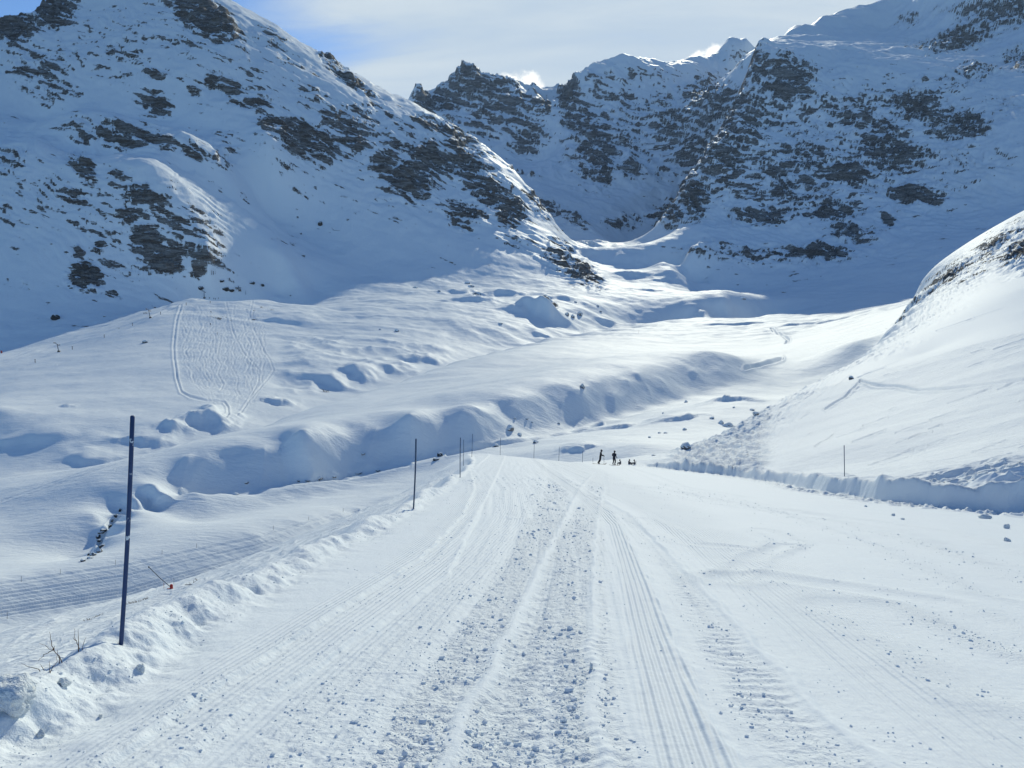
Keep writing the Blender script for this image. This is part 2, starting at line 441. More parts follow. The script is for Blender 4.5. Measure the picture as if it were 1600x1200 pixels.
rk(1080, 2250, (1230, 125, 52, 44, .82), (1150, 190, 56, 60, .78), (1190, 110, 30, 40, .7), (1330, 180, 70, 44, .62), (1440, 168, 66, 30, .9, 10), (1512, 196, 38, 24, 1.), (1390, 205, 50, 30, .7), (1125, 250, 50, 66, .78),
   (1250, 260, 110, 56, .68), (1390, 238, 80, 34, .82, 10), (1325, 272, 46, 20, .98), (1240, 302, 90, 32, .74), (1195, 336, 56, 18, 1.), (1300, 332, 56, 18, .92), (1430, 305, 52, 16, .98, 5),
   (1085, 310, 26, 36, 1.), (1389, 342, 11, 8, 1.3), (1330, 366, 50, 15, .98, 5), (1225, 398, 120, 18, .8), (1285, 396, 46, 13, 1.), (1130, 385, 40, 14, .7), (1045, 335, 26, 24, .85), (1500, 250, 60, 26, .5),
   (1560, 255, 40, 30, .42), (1160, 290, 40, 30, .6), (1470, 200, 40, 26, .7), (1380, 150, 60, 30, .5), (1480, 130, 80, 20, .5), (1560, 170, 50, 30, .4), (1090, 390, 30, 12, .55))
rk(1900, 3600, (1450, 70, 50, 12, .65), (1500, 62, 70, 22, .8, -15), (1560, 22, 70, 28, .7), (1600, 92, 40, 20, .7), (1530, 110, 46, 12, .7), (1420, 30, 30, 14, .45), (1590, 10, 60, 40, .6), (1480, 15, 40, 14, .4))
rk(1080, 2250, (1290, 240, 260, 140, .50), (1150, 230, 90, 130, .56), (1400, 260, 180, 110, .45))
rk(2060, 4200, (1000, 200, 140, 90, .50), (765, 165, 100, 62, .56), (930, 200, 70, 80, .5))
rk(640, 1230, (170, 330, 190, 120, .34, 20))
rk(1000, 1800, (150, 70, 220, 70, .34), (560, 230, 200, 90, .34, 25), (400, 140, 140, 60, .33, 25))
rk(600, 1000, (852, 474, 10, 9, .95, 50), (862, 482, 8, 8, .8), (745, 462, 14, 5, .5))

dens = np.zeros(xf.shape, F32)
for (x, y, rx, ry, t, d, lo, hi) in RK:
    r0, r1 = np.searchsorted(ss[far], math.log(lo)), np.searchsorted(ss[far], math.log(hi))
    if lo in (640, 1000):
        rx, ry = rx * 1.12, ry * 1.15
    m = max(rx, ry) * 1.9
    cs_ = cols_between(x - m, x + m)
    px, py = pxf[r0:r1, cs_] - x, pyf[r0:r1, cs_] - y
    c, s = math.cos(t), math.sin(t)
    q = ((px * c + py * s) / rx) ** 2 + ((-px * s + py * c) / ry) ** 2
    v = d * np.exp(-(q ** 1.3) * 0.75)
    dens[r0:r1, cs_] = np.maximum(dens[r0:r1, cs_], v)

BASE_PX = [-400, -250, 0, 300, 560, 740, 900, 950, 990, 1060, 1110, 1300, 1440, 1850, 2200]
BASE_Y = [600, 620, 690, 850, 965, 1040, 1085, 1180, 1330, 1290, 1200, 1130, 960, 800, 760]
lbase = np.interp(pxf, BASE_PX, np.log(BASE_Y)).astype(F32)
mt = sstep(-0.02, 0.16, np.log(yf) - lbase)
dist = np.clip(yf / 1400, 0.6, 2.2)
# soft broad relief on the snow, gullies running down, rough rock
dens_n = dens * (1 + 0.25 * fbm(xf / 60, yf / 60, 2, 91))
broad = fbm(xf / 170, yf / 170, 3, 3) * 7.0 * dist
gull = (ridged(xf / 95 + 0.35 * gn(xf / 140, yf / 140, 5), yf / 120, 4, 9) - 0.45) * 17 * dist
zr = zf + mt * (broad * 0.8 + gull * (0.15 + 0.85 * np.clip(dens * 1.3, 0, 1)))
# strata: broken ledges
h_ = zr + 0.30 * xf + 22 * fbm(xf / 130, yf / 130, 3, 41)
step = 15.0 * dist
def terr(h, st):
    f = h / st
    fl_ = np.floor(f)
    return (fl_ + sstep(.30, .62, f - fl_)) * st - h
ledge = terr(h_, step) * .8 + terr(h_ + 9 * fbm(xf / 40, yf / 40, 2, 43), step * .42) * .7
cs1 = xf * .86 + zf * .5
fs0 = np.where(yf > 2250, F32(.5), F32(1.0))
crag = (ridged(cs1 / 30 + 0.4 * gn(xf / 30, yf / 30, 15), yf / 30, 4, 21, gain=0.5) - 0.5) * 12 * np.where(yf > 2250, .7, 1.0)
crag2 = fbm(xf / 10 * fs0, yf / 10 * fs0, 2, 71) * 1.6
rough = np.clip(dens * 1.25 - 0.12, 0, 1.1)
zr = zr + rough * ((crag * .75 + crag2) * np.clip(dist, .75, 1.7) + ledge)
zr = zr + mt * (fbm(xf / 22, yf / 22, 3, 31) * 0.8 + fbm(xf / 60, yf / 25, 2, 35) * 0.8 + fbm(xf / 48, yf / 48, 3, 36) * 1.8)
Zg[far] = zr

# gentle undulation of the valley snow
xv, yv = Xg[mid], Yg[mid]
va = sstep(105, 160, yv) * (1 - sstep(620, 700, yv))
hmk = (sstep(405, 450, PXg[mid]) * (1 - sstep(740, 800, PXg[mid])) * sstep(360, 420, yv) * (1 - sstep(620, 680, yv)) * sstep(-12, 6, (660 - (PXg[mid] - 330) * .30) - PYg[mid])).astype(F32)
und = hmk * (ridged(xv / 42, yv / 34, 3, 58) - .5) * 3.2 + hmk * fbm(xv / 70, yv / 46, 2, 59) * 2.2 + fbm(xv / 34, yv / 26, 3, 51) * 0.5 + fbm(xv / 90, yv / 60, 2, 55) * 0.9 + fbm(xv / 9, yv / 7, 2, 57) * 0.06
road = sstep(0, 1, 1)
vb = 1 - np.exp(-((pxv := PXg[mid]) - 260) ** 2 / 320 ** 2) * sstep(100, 130, yv) * (1 - sstep(190, 215, yv))
rows_s = rows_between(60, 420)
xs_, ys_ = Xg[rows_s], Yg[rows_s]
ed_ = np.interp(np.log(ys_[:, :1]), np.log([60, 97, 113, 137, 167, 202, 260, 320, 400, 450]), [1040, 1050, 1110, 1170, 1250, 1330, 1370, 1400, 1430, 1600]).astype(F32)
into = PXg[rows_s] - ed_
msk = sstep(-6, 14, into) * (1 - sstep(60, 190, into + 50 * gn(xs_ / 25, ys_ / 25, 43))) * (1 - sstep(300, 420, ys_)) * sstep(66, 76, ys_)
al, cr = xs_ * .49 + ys_ * .87, xs_ * .87 - ys_ * .49
Zg[rows_s] += (msk * ((ridged(al / 16 + .3 * gn(al / 9, cr / 3, 44), cr / 2.6, 4, 45, gain=.6) - .5) * .75)).astype(F32)
right_hill = sstep(0, 40, pxv - np.interp(np.log(yv), np.log([97, 113, 137, 167, 202, 260, 320, 400, 450, 600]), [1050, 1110, 1170, 1250, 1330, 1370, 1400, 1430, 1600, 1900]))
Zg[mid] += (va * vb * und * (1 - 0.85 * right_hill)).astype(F32)
vf = 1 - mt
Zg[far] += (vf * sstep(600, 720, yf) * (fbm(xf / 60, yf / 42, 4, 61) * 2.0 + fbm(xf / 18, yf / 14, 2, 66) * 0.25)).astype(F32)
# moraine bank: runnels down its steep face
bk_ = rows_between(205, 470)
gy = np.gradient(Zg[bk_], axis=0) / np.gradient(Yg[bk_], axis=0)
stp = sstep(.22, .5, gy) * sstep(190, 240, PXg[bk_]) * sstep(-50, 60, 1180 - PXg[bk_])
xb, yb_ = Xg[bk_], Yg[bk_]
flu = ridged(xb / 21 + .3 * gn(xb / 30, yb_ / 30, 33), yb_ / 70, 2, 37) - .5
Zg[bk_] += (stp * (flu * 2.6 + fbm(xb / 9, yb_ / 9, 2, 38) * .3)).astype(F32)
print('relief', round(time.time() - T0, 1))

# ------------------------------------------------------------------ near ground
near = rows_between(0.7, 135)
xn, yn, zn = Xg[near], Yg[near], Zg[near]
yy1 = yn[:, :1].astype(float)
xl = np.interp(yy1, XL_Y, XL_X).astype(F32) + 0.12 * gn(yn / 2.3, yn * 0 + 3.3, 2) + 0.05 * gn(yn / .6, yn * 0 + 1.3, 4) / (1 + yn / 12)
BANK = [(16.2, 112), (16.5, 100), (17.3, 85), (19.3, 66), (18.8, 52), (17.1, 41), (16.9, 34.5), (17.6, 31.2), (19.6, 29.6), (23, 28.6), (30, 27.6), (45, 26), (90, 21)]
best = np.full(xn.shape, 1e9, F32)
dr = np.full(xn.shape, -50, F32)
for (x0, y0), (x1, y1) in zip(BANK[:-1], BANK[1:]):
    dx, dy = x1 - x0, y1 - y0
    t = np.clip(((xn - x0) * dx + (yn - y0) * dy) / (dx * dx + dy * dy), 0, 1)
    q = (xn - x0 - t * dx) ** 2 + (yn - y0 - t * dy) ** 2
    sg = np.where((xn - x0) * dy - (yn - y0) * dx > 0, -1, 1)
    m_ = q < best - 1e-6
    dr = np.where(m_, sg * np.sqrt(q), dr)
    best = np.minimum(best, q)
dr = (dr + 0.26 * gn(xn / 4.5, yn / 4.5, 2) + .03 * gn(xn / 1.2, yn / 1.2, 3)).astype(F32)
dl = xn - xl
inside = sstep(-0.5, 0.25, dl) * (1 - sstep(-0.05, 0.55, dr)) * (1 - sstep(86, 99, yn))
zp = z_piste(xn, yn).astype(F32)
lump = fbm(xn / .5, yn / .5, 4, 81)
berm_h = (0.20 + 0.10 * gn(yn / 2.5, xn * 0, 6)) * (1 - sstep(70, 92, yn))
berm = berm_h * sstep(-1.2, -0.25, dl) * (1 - sstep(-0.10, 0.42 + 0.1 * lump, dl))
slip = 0.10 * sstep(0.35, 0.5, dl) * (1 - sstep(0.5, 1.3, dl)) * (0.6 + lump)
bank_h = np.interp(yy1, [18, 28, 34, 42, 62, 75, 92, 100], [.7, 1.0, 1.05, .95, .75, 1.1, .6, 0]).astype(F32) * (1 + .22 * gn(xn / 4, yn / 4, 17) + .16 * gn(xn / 1.1, yn / 1.1, 18)) * (1 - sstep(93, 100, yn)) * (1 - .45 * sstep(19, 23, xn)) + .35 * sstep(18.5, 22, xn) * sstep(-.1, .5, dr) * fbm(xn / 1.6, yn / 1.2, 3, 79)
wall = zp + bank_h * sstep(-.02, .42, dr)
keep_ = sstep(0.35, 7.0, dr)
zn2 = zn + (zp - zn) * inside + berm
in_b = (dr > -.05) & (dr < 7.0) & (xn > 5)
zn2 = np.where(in_b, np.maximum(zn2, wall + (zn2 - wall) * keep_), zn2)
# drifted, broken snow at the far end of the cut
end_m = sstep(17.5, 20.5, xn) * sstep(26.5, 28.5, yn) * (1 - sstep(36, 40, yn))
zn2 = zn2 + end_m * ((ridged(xn / 2.6 + .3 * gn(xn, yn, 5), yn / 1.8, 3, 78) - .5) * .75 - .12)
lfade = 1 / (1 + (yn / 14) ** 2)
rag = np.exp(-((dl - 0.12) / 0.42) ** 2)
zn2 += rag * (lump * 0.055 * (.25 + .75 * lfade) + fbm(xn / 1.3, yn / 1.7, 2, 83) * .05) + np.exp(-((dl + 0.6) / 1.0) ** 2) * lump * 0.02 * lfade
# ragged slabs sliding on the outer flank
fl = sstep(-0.8, -2.0, dl) * (1 - sstep(60, 95, yn)) * (1 - sstep(0, .4, dl))
flank_n = ridged(xn / 2.2 + .5 * gn(xn / 3, yn / 3, 8), yn / 5.5, 4, 85)
zn2 += fl * ((flank_n - .5) * 0.20 + lump * .03 * lfade)
# the cut bank at the right: rough ploughed face
rb = (xn > 5) * np.exp(-((dr - 0.3) / 0.55) ** 2) * (1 - sstep(90, 99, yn))
zn2 += rb * (fbm(xn / .55, yn / .55, 3, 87, gain=.6) * .045 + fbm(xn / 1.1, yn / 1.1, 4, 88, gain=.55) * 0.06 + (ridged(xn / 2.4, yn / 2.4, 3, 90) - .5) * .16)
clump = (xn > 5) * np.exp(-((dr + 0.9) / 0.9) ** 2) * (1 - sstep(90, 99, yn))
zn2 += clump * np.clip(fbm(xn / .45, yn / .45, 3, 89) - .05, 0, 1) * 0.22
# slide streaks along the shoulder of the right-hand slope
edge_n = np.interp(yy1, [90, 97, 113, 137], [1030, 1050, 1110, 1170]).astype(F32)
rs_m = sstep(0.6, 2.5, dr)
zn2 += rs_m * (fbm(xn / 2.4, yn / 0.9, 3, 94) * 0.035 + fbm(xn / 14, yn / 9, 2, 95) * 0.18)
# old slide debris at the far right bank
deb_px = PXg[near]
deb = sstep(1030, 1070, deb_px) * (1 - sstep(1175, 1215, deb_px)) * sstep(-.2, .5, dr) * sstep(52, 62, yn)
zn2 += deb * ((ridged(xn / 3.2, yn / 6, 4, 97) - .45) * 1.1)
inside_p = sstep(0.3, 0.9, dl) * (1 - sstep(-1.2, -0.2, dr)) * (1 - sstep(88, 100, yn))


def plane_xy(px, py):
    a, e = ray(px, py)
    lo, hi = 0.5, 400.0
    f = lambda y: float(z_piste(a * y, y)) - e * y
    ys = np.linspace(0.5, 140, 2800)
    v = z_piste(a * ys, ys) - e * ys
    i = np.argmax(v > 0)
    y = ys[i] if v[i] > 0 else 140.0
    return float(a * y), float(y)


def lane(pts, extend=True):
    """photo polyline on the piste -> x as a function of y"""
    P = sorted([plane_xy(*p) for p in pts], key=lambda q: q[1])
    ys, xs = [p[1] for p in P], [p[0] for p in P]
    if extend and ys[0] > 0.7:
        k = (xs[1] - xs[0]) / (ys[1] - ys[0])
        xs.insert(0, xs[0] - k * (ys[0] - 0.7)); ys.insert(0, 0.7)
    return np.interp(yy1, ys, xs).astype(F32)


T1 = lane([(858, 722), (866, 745), (868, 775), (850, 820), (830, 870), (800, 930), (765, 1010), (728, 1090), (680, 1200)])
T2 = lane([(938, 736), (930, 770), (915, 830), (903, 880), (890, 950), (878, 1050), (862, 1200)])
R1 = lane([(925, 742), (905, 765), (880, 815), (850, 875), (800, 980), (745, 1090), (692, 1195)])
R2 = lane([(945, 760), (935, 800), (930, 850), (926, 950), (928, 1060), (938, 1200)])
C1 = lane([(952, 820), (965, 880), (985, 1000), (1018, 1200)])
C2 = lane([(962, 800), (1000, 880), (1060, 1020), (1150, 1200)])
R3 = lane([(955, 800), (1004, 890), (1062, 1020), (1135, 1195)])
R4 = lane([(985, 805), (1060, 880), (1160, 990), (1260, 1090), (1375, 1200)])
LG = lane([(735, 735), (742, 765), (722, 810), (655, 878), (560, 940), (450, 1012), (330, 1092), (200, 1182)])
LG2 = lane([(700, 900), (560, 1000), (480, 1052), (400, 1105), (280, 1190)])
LG3 = lane([(800, 730), (815, 760), (815, 800), (770, 870), (690, 960), (600, 1050), (470, 1190)])
wob = 0.05 * gn(yn / .8, xn * 0 + 2, 7) + 0.02 * gn(yn / .2, xn * 0 + 5, 8)


def band(c, w, soft=0.15):
    d = np.abs(xn - c + wob)
    return 1 - sstep(w - soft, w + soft, d)


def between(c0, c1, soft=0.12):
    return sstep(-soft, soft, xn - c0 + wob) * (1 - sstep(-soft, soft, xn - c1 + wob))


rough_n = np.clip(1.1 * band(T1, 0.34) + 0.85 * band(T2, 0.36) + 0.42 * between(T1, T2, .2) + 0.42 * between(R3 + .25, R4 - .1) + 0.34 * between(T1 - 1.0, T1 - .3, .3) +
                  0.22 * between(LG, T1 - .6, .4) + 0.35 * band(LG, .25, .25) + 0.10, 0, 1)
for r in (R1, R2, R3, R4):
    rough_n = rough_n * (1 - 0.85 * band(r, 0.06, .05))
cord = np.clip(between(C1, C2, .06) + 0.75 * sstep(0.15, .6, xn - R4) * (1 - sstep(0.5, 2.2, xn - R4 - 0.05 * yn - .5 * gn(xn / 3, yn / 3, 12))) +
               0.6 * between(LG2 - .9, LG2 - .1, .1) + 0.45 * between(LG + .2, LG2 - 1.0, .3) + 0.35 * between(LG3 - .6, LG3 + .2, .2), 0, 1) * inside_p
rough_n = np.clip(rough_n * inside_p * (1 - 0.85 * cord), 0, 1)
cl1 = fbm(xn / .11, yn / .11, 3, 101, gain=.6)
cl2 = np.clip(fbm(xn / .26, yn / .24, 2, 105) - .12, 0, 1)
tread = (np.sin(yn * 6.283 / 0.155 + 2.2 * gn(xn / .4, yn / .4, 13)) * .5) * (band(T2, .35) * .8 + between(R3 + .25, R4 - .1)) * sstep(.0, .5, gn(xn / 1.3, yn / 1.3, 14) + .35)
nfade = 1 - sstep(25, 60, yn)
zn2 += nfade * (rough_n * (cl1 * 0.0115 + cl2 * 0.018) + tread * 0.012 * (1 - sstep(12, 22, yn)))
zn2 += inside_p * (-0.025 * band(T1, .42) - 0.02 * band(T2, .45) + 0.03 * np.exp(-((xn - R1 + wob) / .07) ** 2) + 0.028 * np.exp(-((xn - R2 + wob) / .06) ** 2)
                   + 0.028 * np.exp(-((xn - R3 + wob) / .06) ** 2) + 0.03 * np.exp(-((xn - R4 + wob) / .06) ** 2) + 0.045 * sstep(.05, -.03, xn - LG + wob * .7) * np.exp(-np.clip(LG - xn, 0, 9) / .8)
                   + 0.03 * sstep(.04, -.02, xn - LG2 + wob * .5) * np.exp(-np.clip(LG2 - xn, 0, 9) / .5))
zn2 += inside_p * (fbm(xn / 1.6, yn / 2.5, 3, 111) * 0.014 + 0.10 * np.exp(-((xn - LG3) / 1.0) ** 2) * 0)
un = (xn - LG) / np.maximum(R4 - LG, .5) * 4.2
strk = fbm(un / .16, yn / 7.0, 3, 151) * .5 + fbm(un / .55, yn / 14.0, 2, 155) * .6
zn2 += inside_p * sstep(-.6, .2, xn - LG) * (1 - sstep(0, 2.0, xn - R4)) * strk * .016 * (1 - sstep(60, 95, yn))
rough_n = np.clip(rough_n * (1 + .8 * strk) + .12 * np.clip(strk, 0, 1) * inside_p, 0, 1)
# sweeping ski marks on the right half
for (c, w, dpt) in [([(1600, 930), (1400, 850), (1240, 800), (1090, 772)], .5, .02), ([(1600, 1010), (1450, 940), (1300, 915), (1180, 900), (1130, 905)], .35, .02),
                    ([(1000, 810), (1080, 850), (1200, 860), (1230, 845), (1190, 828)], .25, .015), ([(1130, 905), (1180, 870), (1230, 850)], .2, .02), ([(1600, 880), (1440, 828), (1300, 808), (1160, 790), (1000, 760)], .6, .02),
                    ([(1600, 1075), (1480, 1010), (1330, 950)], .5, .02), ([(980, 730), (1010, 740), (1060, 760), (1150, 775)], .4, .02)]:
    P = np.array([plane_xy(*p) for p in c])
    y0, y1 = P[:, 1].min() - 2, P[:, 1].max() + 2
    rs_ = rows_between(max(y0, .8), y1)
    x_, y_ = xn[rs_], yn[rs_]
    best = np.full(x_.shape, 1e9, F32)
    for p, q in zip(P[:-1], P[1:]):
        dx, dy = q - p
        t = np.clip(((x_ - p[0]) * dx + (y_ - p[1]) * dy) / (dx * dx + dy * dy), 0, 1)
        np.minimum(best, (x_ - p[0] - t * dx) ** 2 + (y_ - p[1] - t * dy) ** 2, out=best)
    d = np.sqrt(best) / w + .25 * gn(x_ / .7, y_ / .7, 19)
    prof = -np.exp(-d * d) + .8 * np.exp(-((d - 1.4) / .5) ** 2)
    zn2[rs_] += dpt * prof * inside_p[rs_]
    rough_n[rs_] = np.clip(rough_n[rs_] + .35 * np.exp(-((d - 1.2) / .7) ** 2) * inside_p[rs_], 0, 1)
Zg[near] = zn2
print('near', round(time.time() - T0, 1))

# ------------------------------------------------------------------ tracks and furrows further off
_rr = random.Random(12)
for k in range(10):
    t = (k + .5) / 10
    r = [(-120, 930 + t * 58), (0, 908 + t * 57), (200, 881 + t * 52), (400, 838 + t * 36), (470, 819 + t * 26), (560, 797 + t * 9)]
    furrow(r, _rr.uniform(1.2, 2.6), _rr.uniform(.03, .15), 108, 215, 1.0, .6)
rs_, cs_ = rows_between(110, 215), cols_between(-200, 620)
for p in ([(0, 738), (160, 712), (330, 668), (420, 640)],):
    pass
furrow([(0, 781), (110, 745), (190, 722), (300, 690), (345, 676)], 1.3, .3, 200, 300, 1.5)
furrow([(0, 787), (110, 750), (220, 715)], 1.0, .2, 200, 300, 1.5)
furrow([(180, 735), (260, 706), (340, 676)], 1.0, .2, 210, 320, 1.5)
# groomed drag-lift slope on the far hillside
furrow([(283, 478), (276, 500), (271, 540), (272, 560), (276, 590), (283, 614), (296, 622), (322, 628), (350, 629), (356, 640), (357, 655), (352, 662)], 1.5, .35, 300, 850, 1.0, 1.2)
_r = random.Random(5)
for k in range(60):
    x = 284 + _r.random() * 130
    top = 478 + _r.random() * 40
    bot = 560 + _r.random() * 80
    xe = 345 + (x - 284) * .42 + _r.uniform(-6, 6)
    amp, wl, ph = _r.uniform(.8, 3.6), _r.uniform(14, 34), _r.random() * 6
    pts = []
    n = int((bot - top) / 4)
    for i in range(n + 1):
        t = i / n
        y = top + (bot - top) * t
        g = max(0, (y - 560) / 95) ** 1.4
        pts.append((x + (xe - x) * g + amp * math.sin(y / wl * 6.28 + ph) * (1 - .5 * g), y))
    furrow(pts, _r.uniform(.7, 1.2), _r.uniform(.03, .19), 300, 850, 1.0, .7)
for pts in ([(395, 470), (390, 490), (398, 520), (420, 560), (428, 580), (412, 600), (395, 620), (375, 650)], [(352, 470), (360, 500), (364, 520), (380, 550), (405, 580), (404, 596), (390, 625), (370, 655)],
            [(345, 525), (339, 560), (345, 570), (340, 585), (349, 600), (344, 610)]):
    furrow(pts, 1.0, .26, 300, 850, 1.0, .9)
_rs, _cs = rows_between(330, 850), cols_between(255, 450)
_px, _py = PXg[_rs, _cs], PYg[_rs, _cs]
_lx = np.interp(_py[:, :].mean(1), [470, 540, 590, 630, 660], [284, 272, 278, 340, 350])[:, None]
_rx = np.interp(_py[:, :].mean(1), [470, 560, 600, 630, 660], [392, 428, 412, 396, 378])[:, None]
_in = sstep(0, 6, _px - _lx) * sstep(0, 14, _rx - _px + 6 * gn(_px / 9, _py / 9, 161)) * sstep(468, 480, _py) * (1 - sstep(640, 658, _py))
_x, _y = Xg[_rs, _cs], Yg[_rs, _cs]
Zg[_rs, _cs] += (_in * (fbm(_x / 1.6, _y / 5.0, 3, 162) * .16 + fbm(_x / 5, _y / 12, 2, 165) * .16 - .15)).astype(F32)
# drag-lift track
furrow([(-40, 578), (50, 552), (120, 533), (170, 518), (235, 497), (290, 472), (318, 463)], 1.6, .45, 520, 820, 1.6, .6)
furrow([(0, 562), (60, 545), (130, 524), (210, 494), (300, 462)], 1.0, .25, 520, 820, 1.6, .6)
furrow([(90, 570), (180, 545), (240, 530)], 1.0, .25, 480, 700, 1.6, .6)
# ski tour trail across the right slope, shallow slide lines
furrow([(1345, 597), (1362, 602), (1400, 604), (1435, 611), (1480, 609), (1530, 603), (1600, 594), (1680, 585)], 1.7, .22, 60, 220, 1.0, .9)
furrow([(1345, 597), (1320, 620), (1290, 640)], 1.5, .2, 60, 220, 1.0, .6)
for k in range(70):
    x, y = _r.uniform(1120, 1600), _r.uniform(500, 735)
    edge = np.interp(y, [500, 575, 650, 715], [1400, 1330, 1175, 1060])
    if x < edge + 12:
        continue
    ln = _r.uniform(15, 70) * (1.0 if x > 1300 else .6)
    sl = -0.35 if x > 1300 else -0.75
    furrow([(x, y), (x + ln * .5, y + ln * .5 * sl + _r.uniform(-1, 1)), (x + ln, y + ln * sl)], _r.uniform(.5, .9), _r.uniform(.03, .08), 30, 430, 1.0, .7, True)
# slabs sliding on the left flank
for k in range(46):
    t = _r.random()
    x = 40 + 640 * t
    y = np.interp(x, [0, 200, 400, 560, 715], [1000, 955, 890, 825, 728]) + _r.uniform(-8, 50)
    ln = _r.uniform(20, 90)
    berm_y = lambda q: np.interp(q, [0, 215, 300, 400, 500, 600, 650, 715], [1095, 1005, 975, 930, 880, 825, 793, 752])
    if y > berm_y(x) - 14 or y - ln * .46 > berm_y(x + ln) - 14:
        continue
    furrow([(x, y), (x + ln * .5, y - ln * .22 + _r.uniform(-3, 3)), (x + ln, y - ln * .46)], _r.uniform(.7, 1.5), _r.uniform(.03, .07), 9, 92, 1.0, .4, True)
# stream cut
furrow([(130, 876), (150, 866), (158, 842), (166, 826), (182, 808), (200, 798)], 2.6, 1.8, 165, 215, 1.0, .15)
furrow([(1165, 574), (1178, 572), (1200, 566), (1222, 560)], 2.0, 1.6, 395, 520, 1.0, .3)
furrow([(1198, 506), (1215, 522), (1232, 530), (1228, 536)], 1.6, 1.2, 560, 760, 1.0, .3)
furrow([(700, 712), (760, 700), (830, 690), (880, 680), (940, 664)], 2.2, 1.4, 240, 330, 1.0, .2)
furrow([(460, 752), (540, 744), (590, 735), (640, 727)], 2.2, 1.2, 215, 262, 1.0, .2)
print('furrows', round(time.time() - T0, 1))

# ------------------------------------------------------------------ slopes, rock exposure, split into pieces
Za = np.gradient(Zg, axis=1) / np.gradient(aa)[None]
Zs = np.gradient(Zg, axis=0) / np.gradient(ss).astype(F32)[:, None]
FX = Za / Yg
FY = (Zs - aa[None] * Za) / Yg
slope = np.sqrt(FX * FX + FY * FY)
del Za, Zs
rock = np.full(Zg.shape, -1.0, F32)
sf = slope[far]
fs_ = np.where(yf > 2250, F32(.5), F32(1.0))
zz_ = yf * .45 + zr
th_ = np.where(pxf > 1000, .10, -.42)
ra, rb_ = np.cos(th_) * xf + np.sin(th_) * zz_, -np.sin(th_) * xf + np.cos(th_) * zz_
rk_n = fbm(ra / 85, rb_ / 22, 2, 121) * .42 + fbm(ra / 30 * fs_, rb_ / 7.5 * fs_, 4, 127, gain=.62) * .72 + .18 * (ridged(xf / 42, zz_ / 60, 2, 141) - .5)
lee = gn((xf * .8 + yf * .2) / 20, zr / 9, 140)
rock[far] = 0.80 * dens - 0.56 + 0.62 * rk_n + 0.06 * lee + 0.42 * np.clip(sf - 1.0, -.7, .9) * sstep(.05, .35, dens) - (dens < .04) * .4
del rk_n, lee

rows_r = rows_between(240, 520)
cols_r = cols_between(1360, 1800)
px_, py_ = PXg[rows_r, cols_r], PYg[rows_r, cols_r]
x_, y_, z_ = Xg[rows_r, cols_r], Yg[rows_r, cols_r], Zg[rows_r, cols_r]
dn = np.zeros(px_.shape, F32)
for (x, y, rx, ry, t, d) in [(1592, 396, 34, 20, -30, 1.1), (1480, 432, 60, 13, -34, .9), (1560, 380, 50, 14, -34, .85), (1520, 420, 50, 20, -34, .5), (1430, 470, 26, 9, -40, .8), (1620, 420, 40, 30, -30, .7), (1410, 492, 20, 6, -40, .7)]:
    c, sn = math.cos(math.radians(t)), math.sin(math.radians(t))
    q = (((px_ - x) * c + (py_ - y) * sn) / rx) ** 2 + ((-(px_ - x) * sn + (py_ - y) * c) / ry) ** 2
    dn = np.maximum(dn, d * np.exp(-.75 * q ** 1.3))
Zg[rows_r, cols_r] += dn * ((ridged(x_ / 9, y_ / 9, 4, 23) - .5) * 4 + fbm(x_ / 3, y_ / 3, 2, 25) * .5)
rock[rows_r, cols_r] = .62 * dn - .5 + .6 * (fbm(x_ / 16, (y_ * .4 + z_) / 9, 2, 131) * .3 + fbm(x_ / 4, (y_ * .4 + z_) / 2.2, 4, 133, gain=.7) * .85) - (dn < .04) * .4
ridge_m = np.zeros(Zg.shape, bool)
ridge_m[rows_r, cols_r] = (px_ > 1385 + 60 * gn(x_ / 40, y_ / 40, 7) * 0) & (y_ > 285)

LABELS = ['piste', 'side_slope', 'hillside', 'valley', 'left_mountain', 'right_mountain', 'far_mountains', 'rocky_ridge']
lab = np.full(Zg.shape, 3, np.uint8)
lnY2 = np.log(Yg)
edge_px = np.interp(lnY2[:, 0], np.log([90, 97, 113, 137, 167, 202, 260, 320, 400, 450, 500]), [1030, 1050, 1110, 1170, 1250, 1330, 1370, 1400, 1430, 1600, 2600])[:, None]
lab[(PXg > edge_px) & (Yg < 500)] = 2
lab[ridge_m & (lab == 2)] = 7
nl = np.full(xn.shape, 0, np.uint8)
nl[dl < -0.3] = 1
nl[(dr > 0.0)] = 2
sel = yn < 98
lab_n = lab[near]
lab_n[sel] = nl[sel]
lab_n[(~sel) & (dl < -0.3) & (yn < 100)] = 1
lab[near] = lab_n
# mountains
m_ = (np.log(yf) > lbase)
split_px = np.interp(np.log(yf), np.log([1000, 1330, 1500, 1600, 1690, 1820, 1960, 2150, 2500, 2800, 3000, 6000]), [960, 1000, 1010, 1045, 1070, 1110, 1150, 1180, 1150, 1200, 1900, 4000])
toe_px = np.interp(np.log(yf), np.log([1000, 1160, 1225, 1330, 1435, 1545, 1600, 1900, 1950, 6000]), [950, 962, 940, 890, 850, 760, 700, 640, -900, -900])
lf = lab[far]
lf[m_] = 6
lf[m_ & (pxf > split_px)] = 5
lf[m_ & (pxf < toe_px)] = 4
lf[m_ & (yf < 1500) & (pxf >= toe_px) & (pxf <= split_px)] = 3
lab[far] = lf

cordA = np.zeros(Zg.shape, F32)
cordA[near] = cord
roughA = np.zeros(Zg.shape, F32)
roughA[near] = np.clip(rough_n + .5 * rag + .9 * rb + .3 * clump, 0, 1) * (yn < 110)
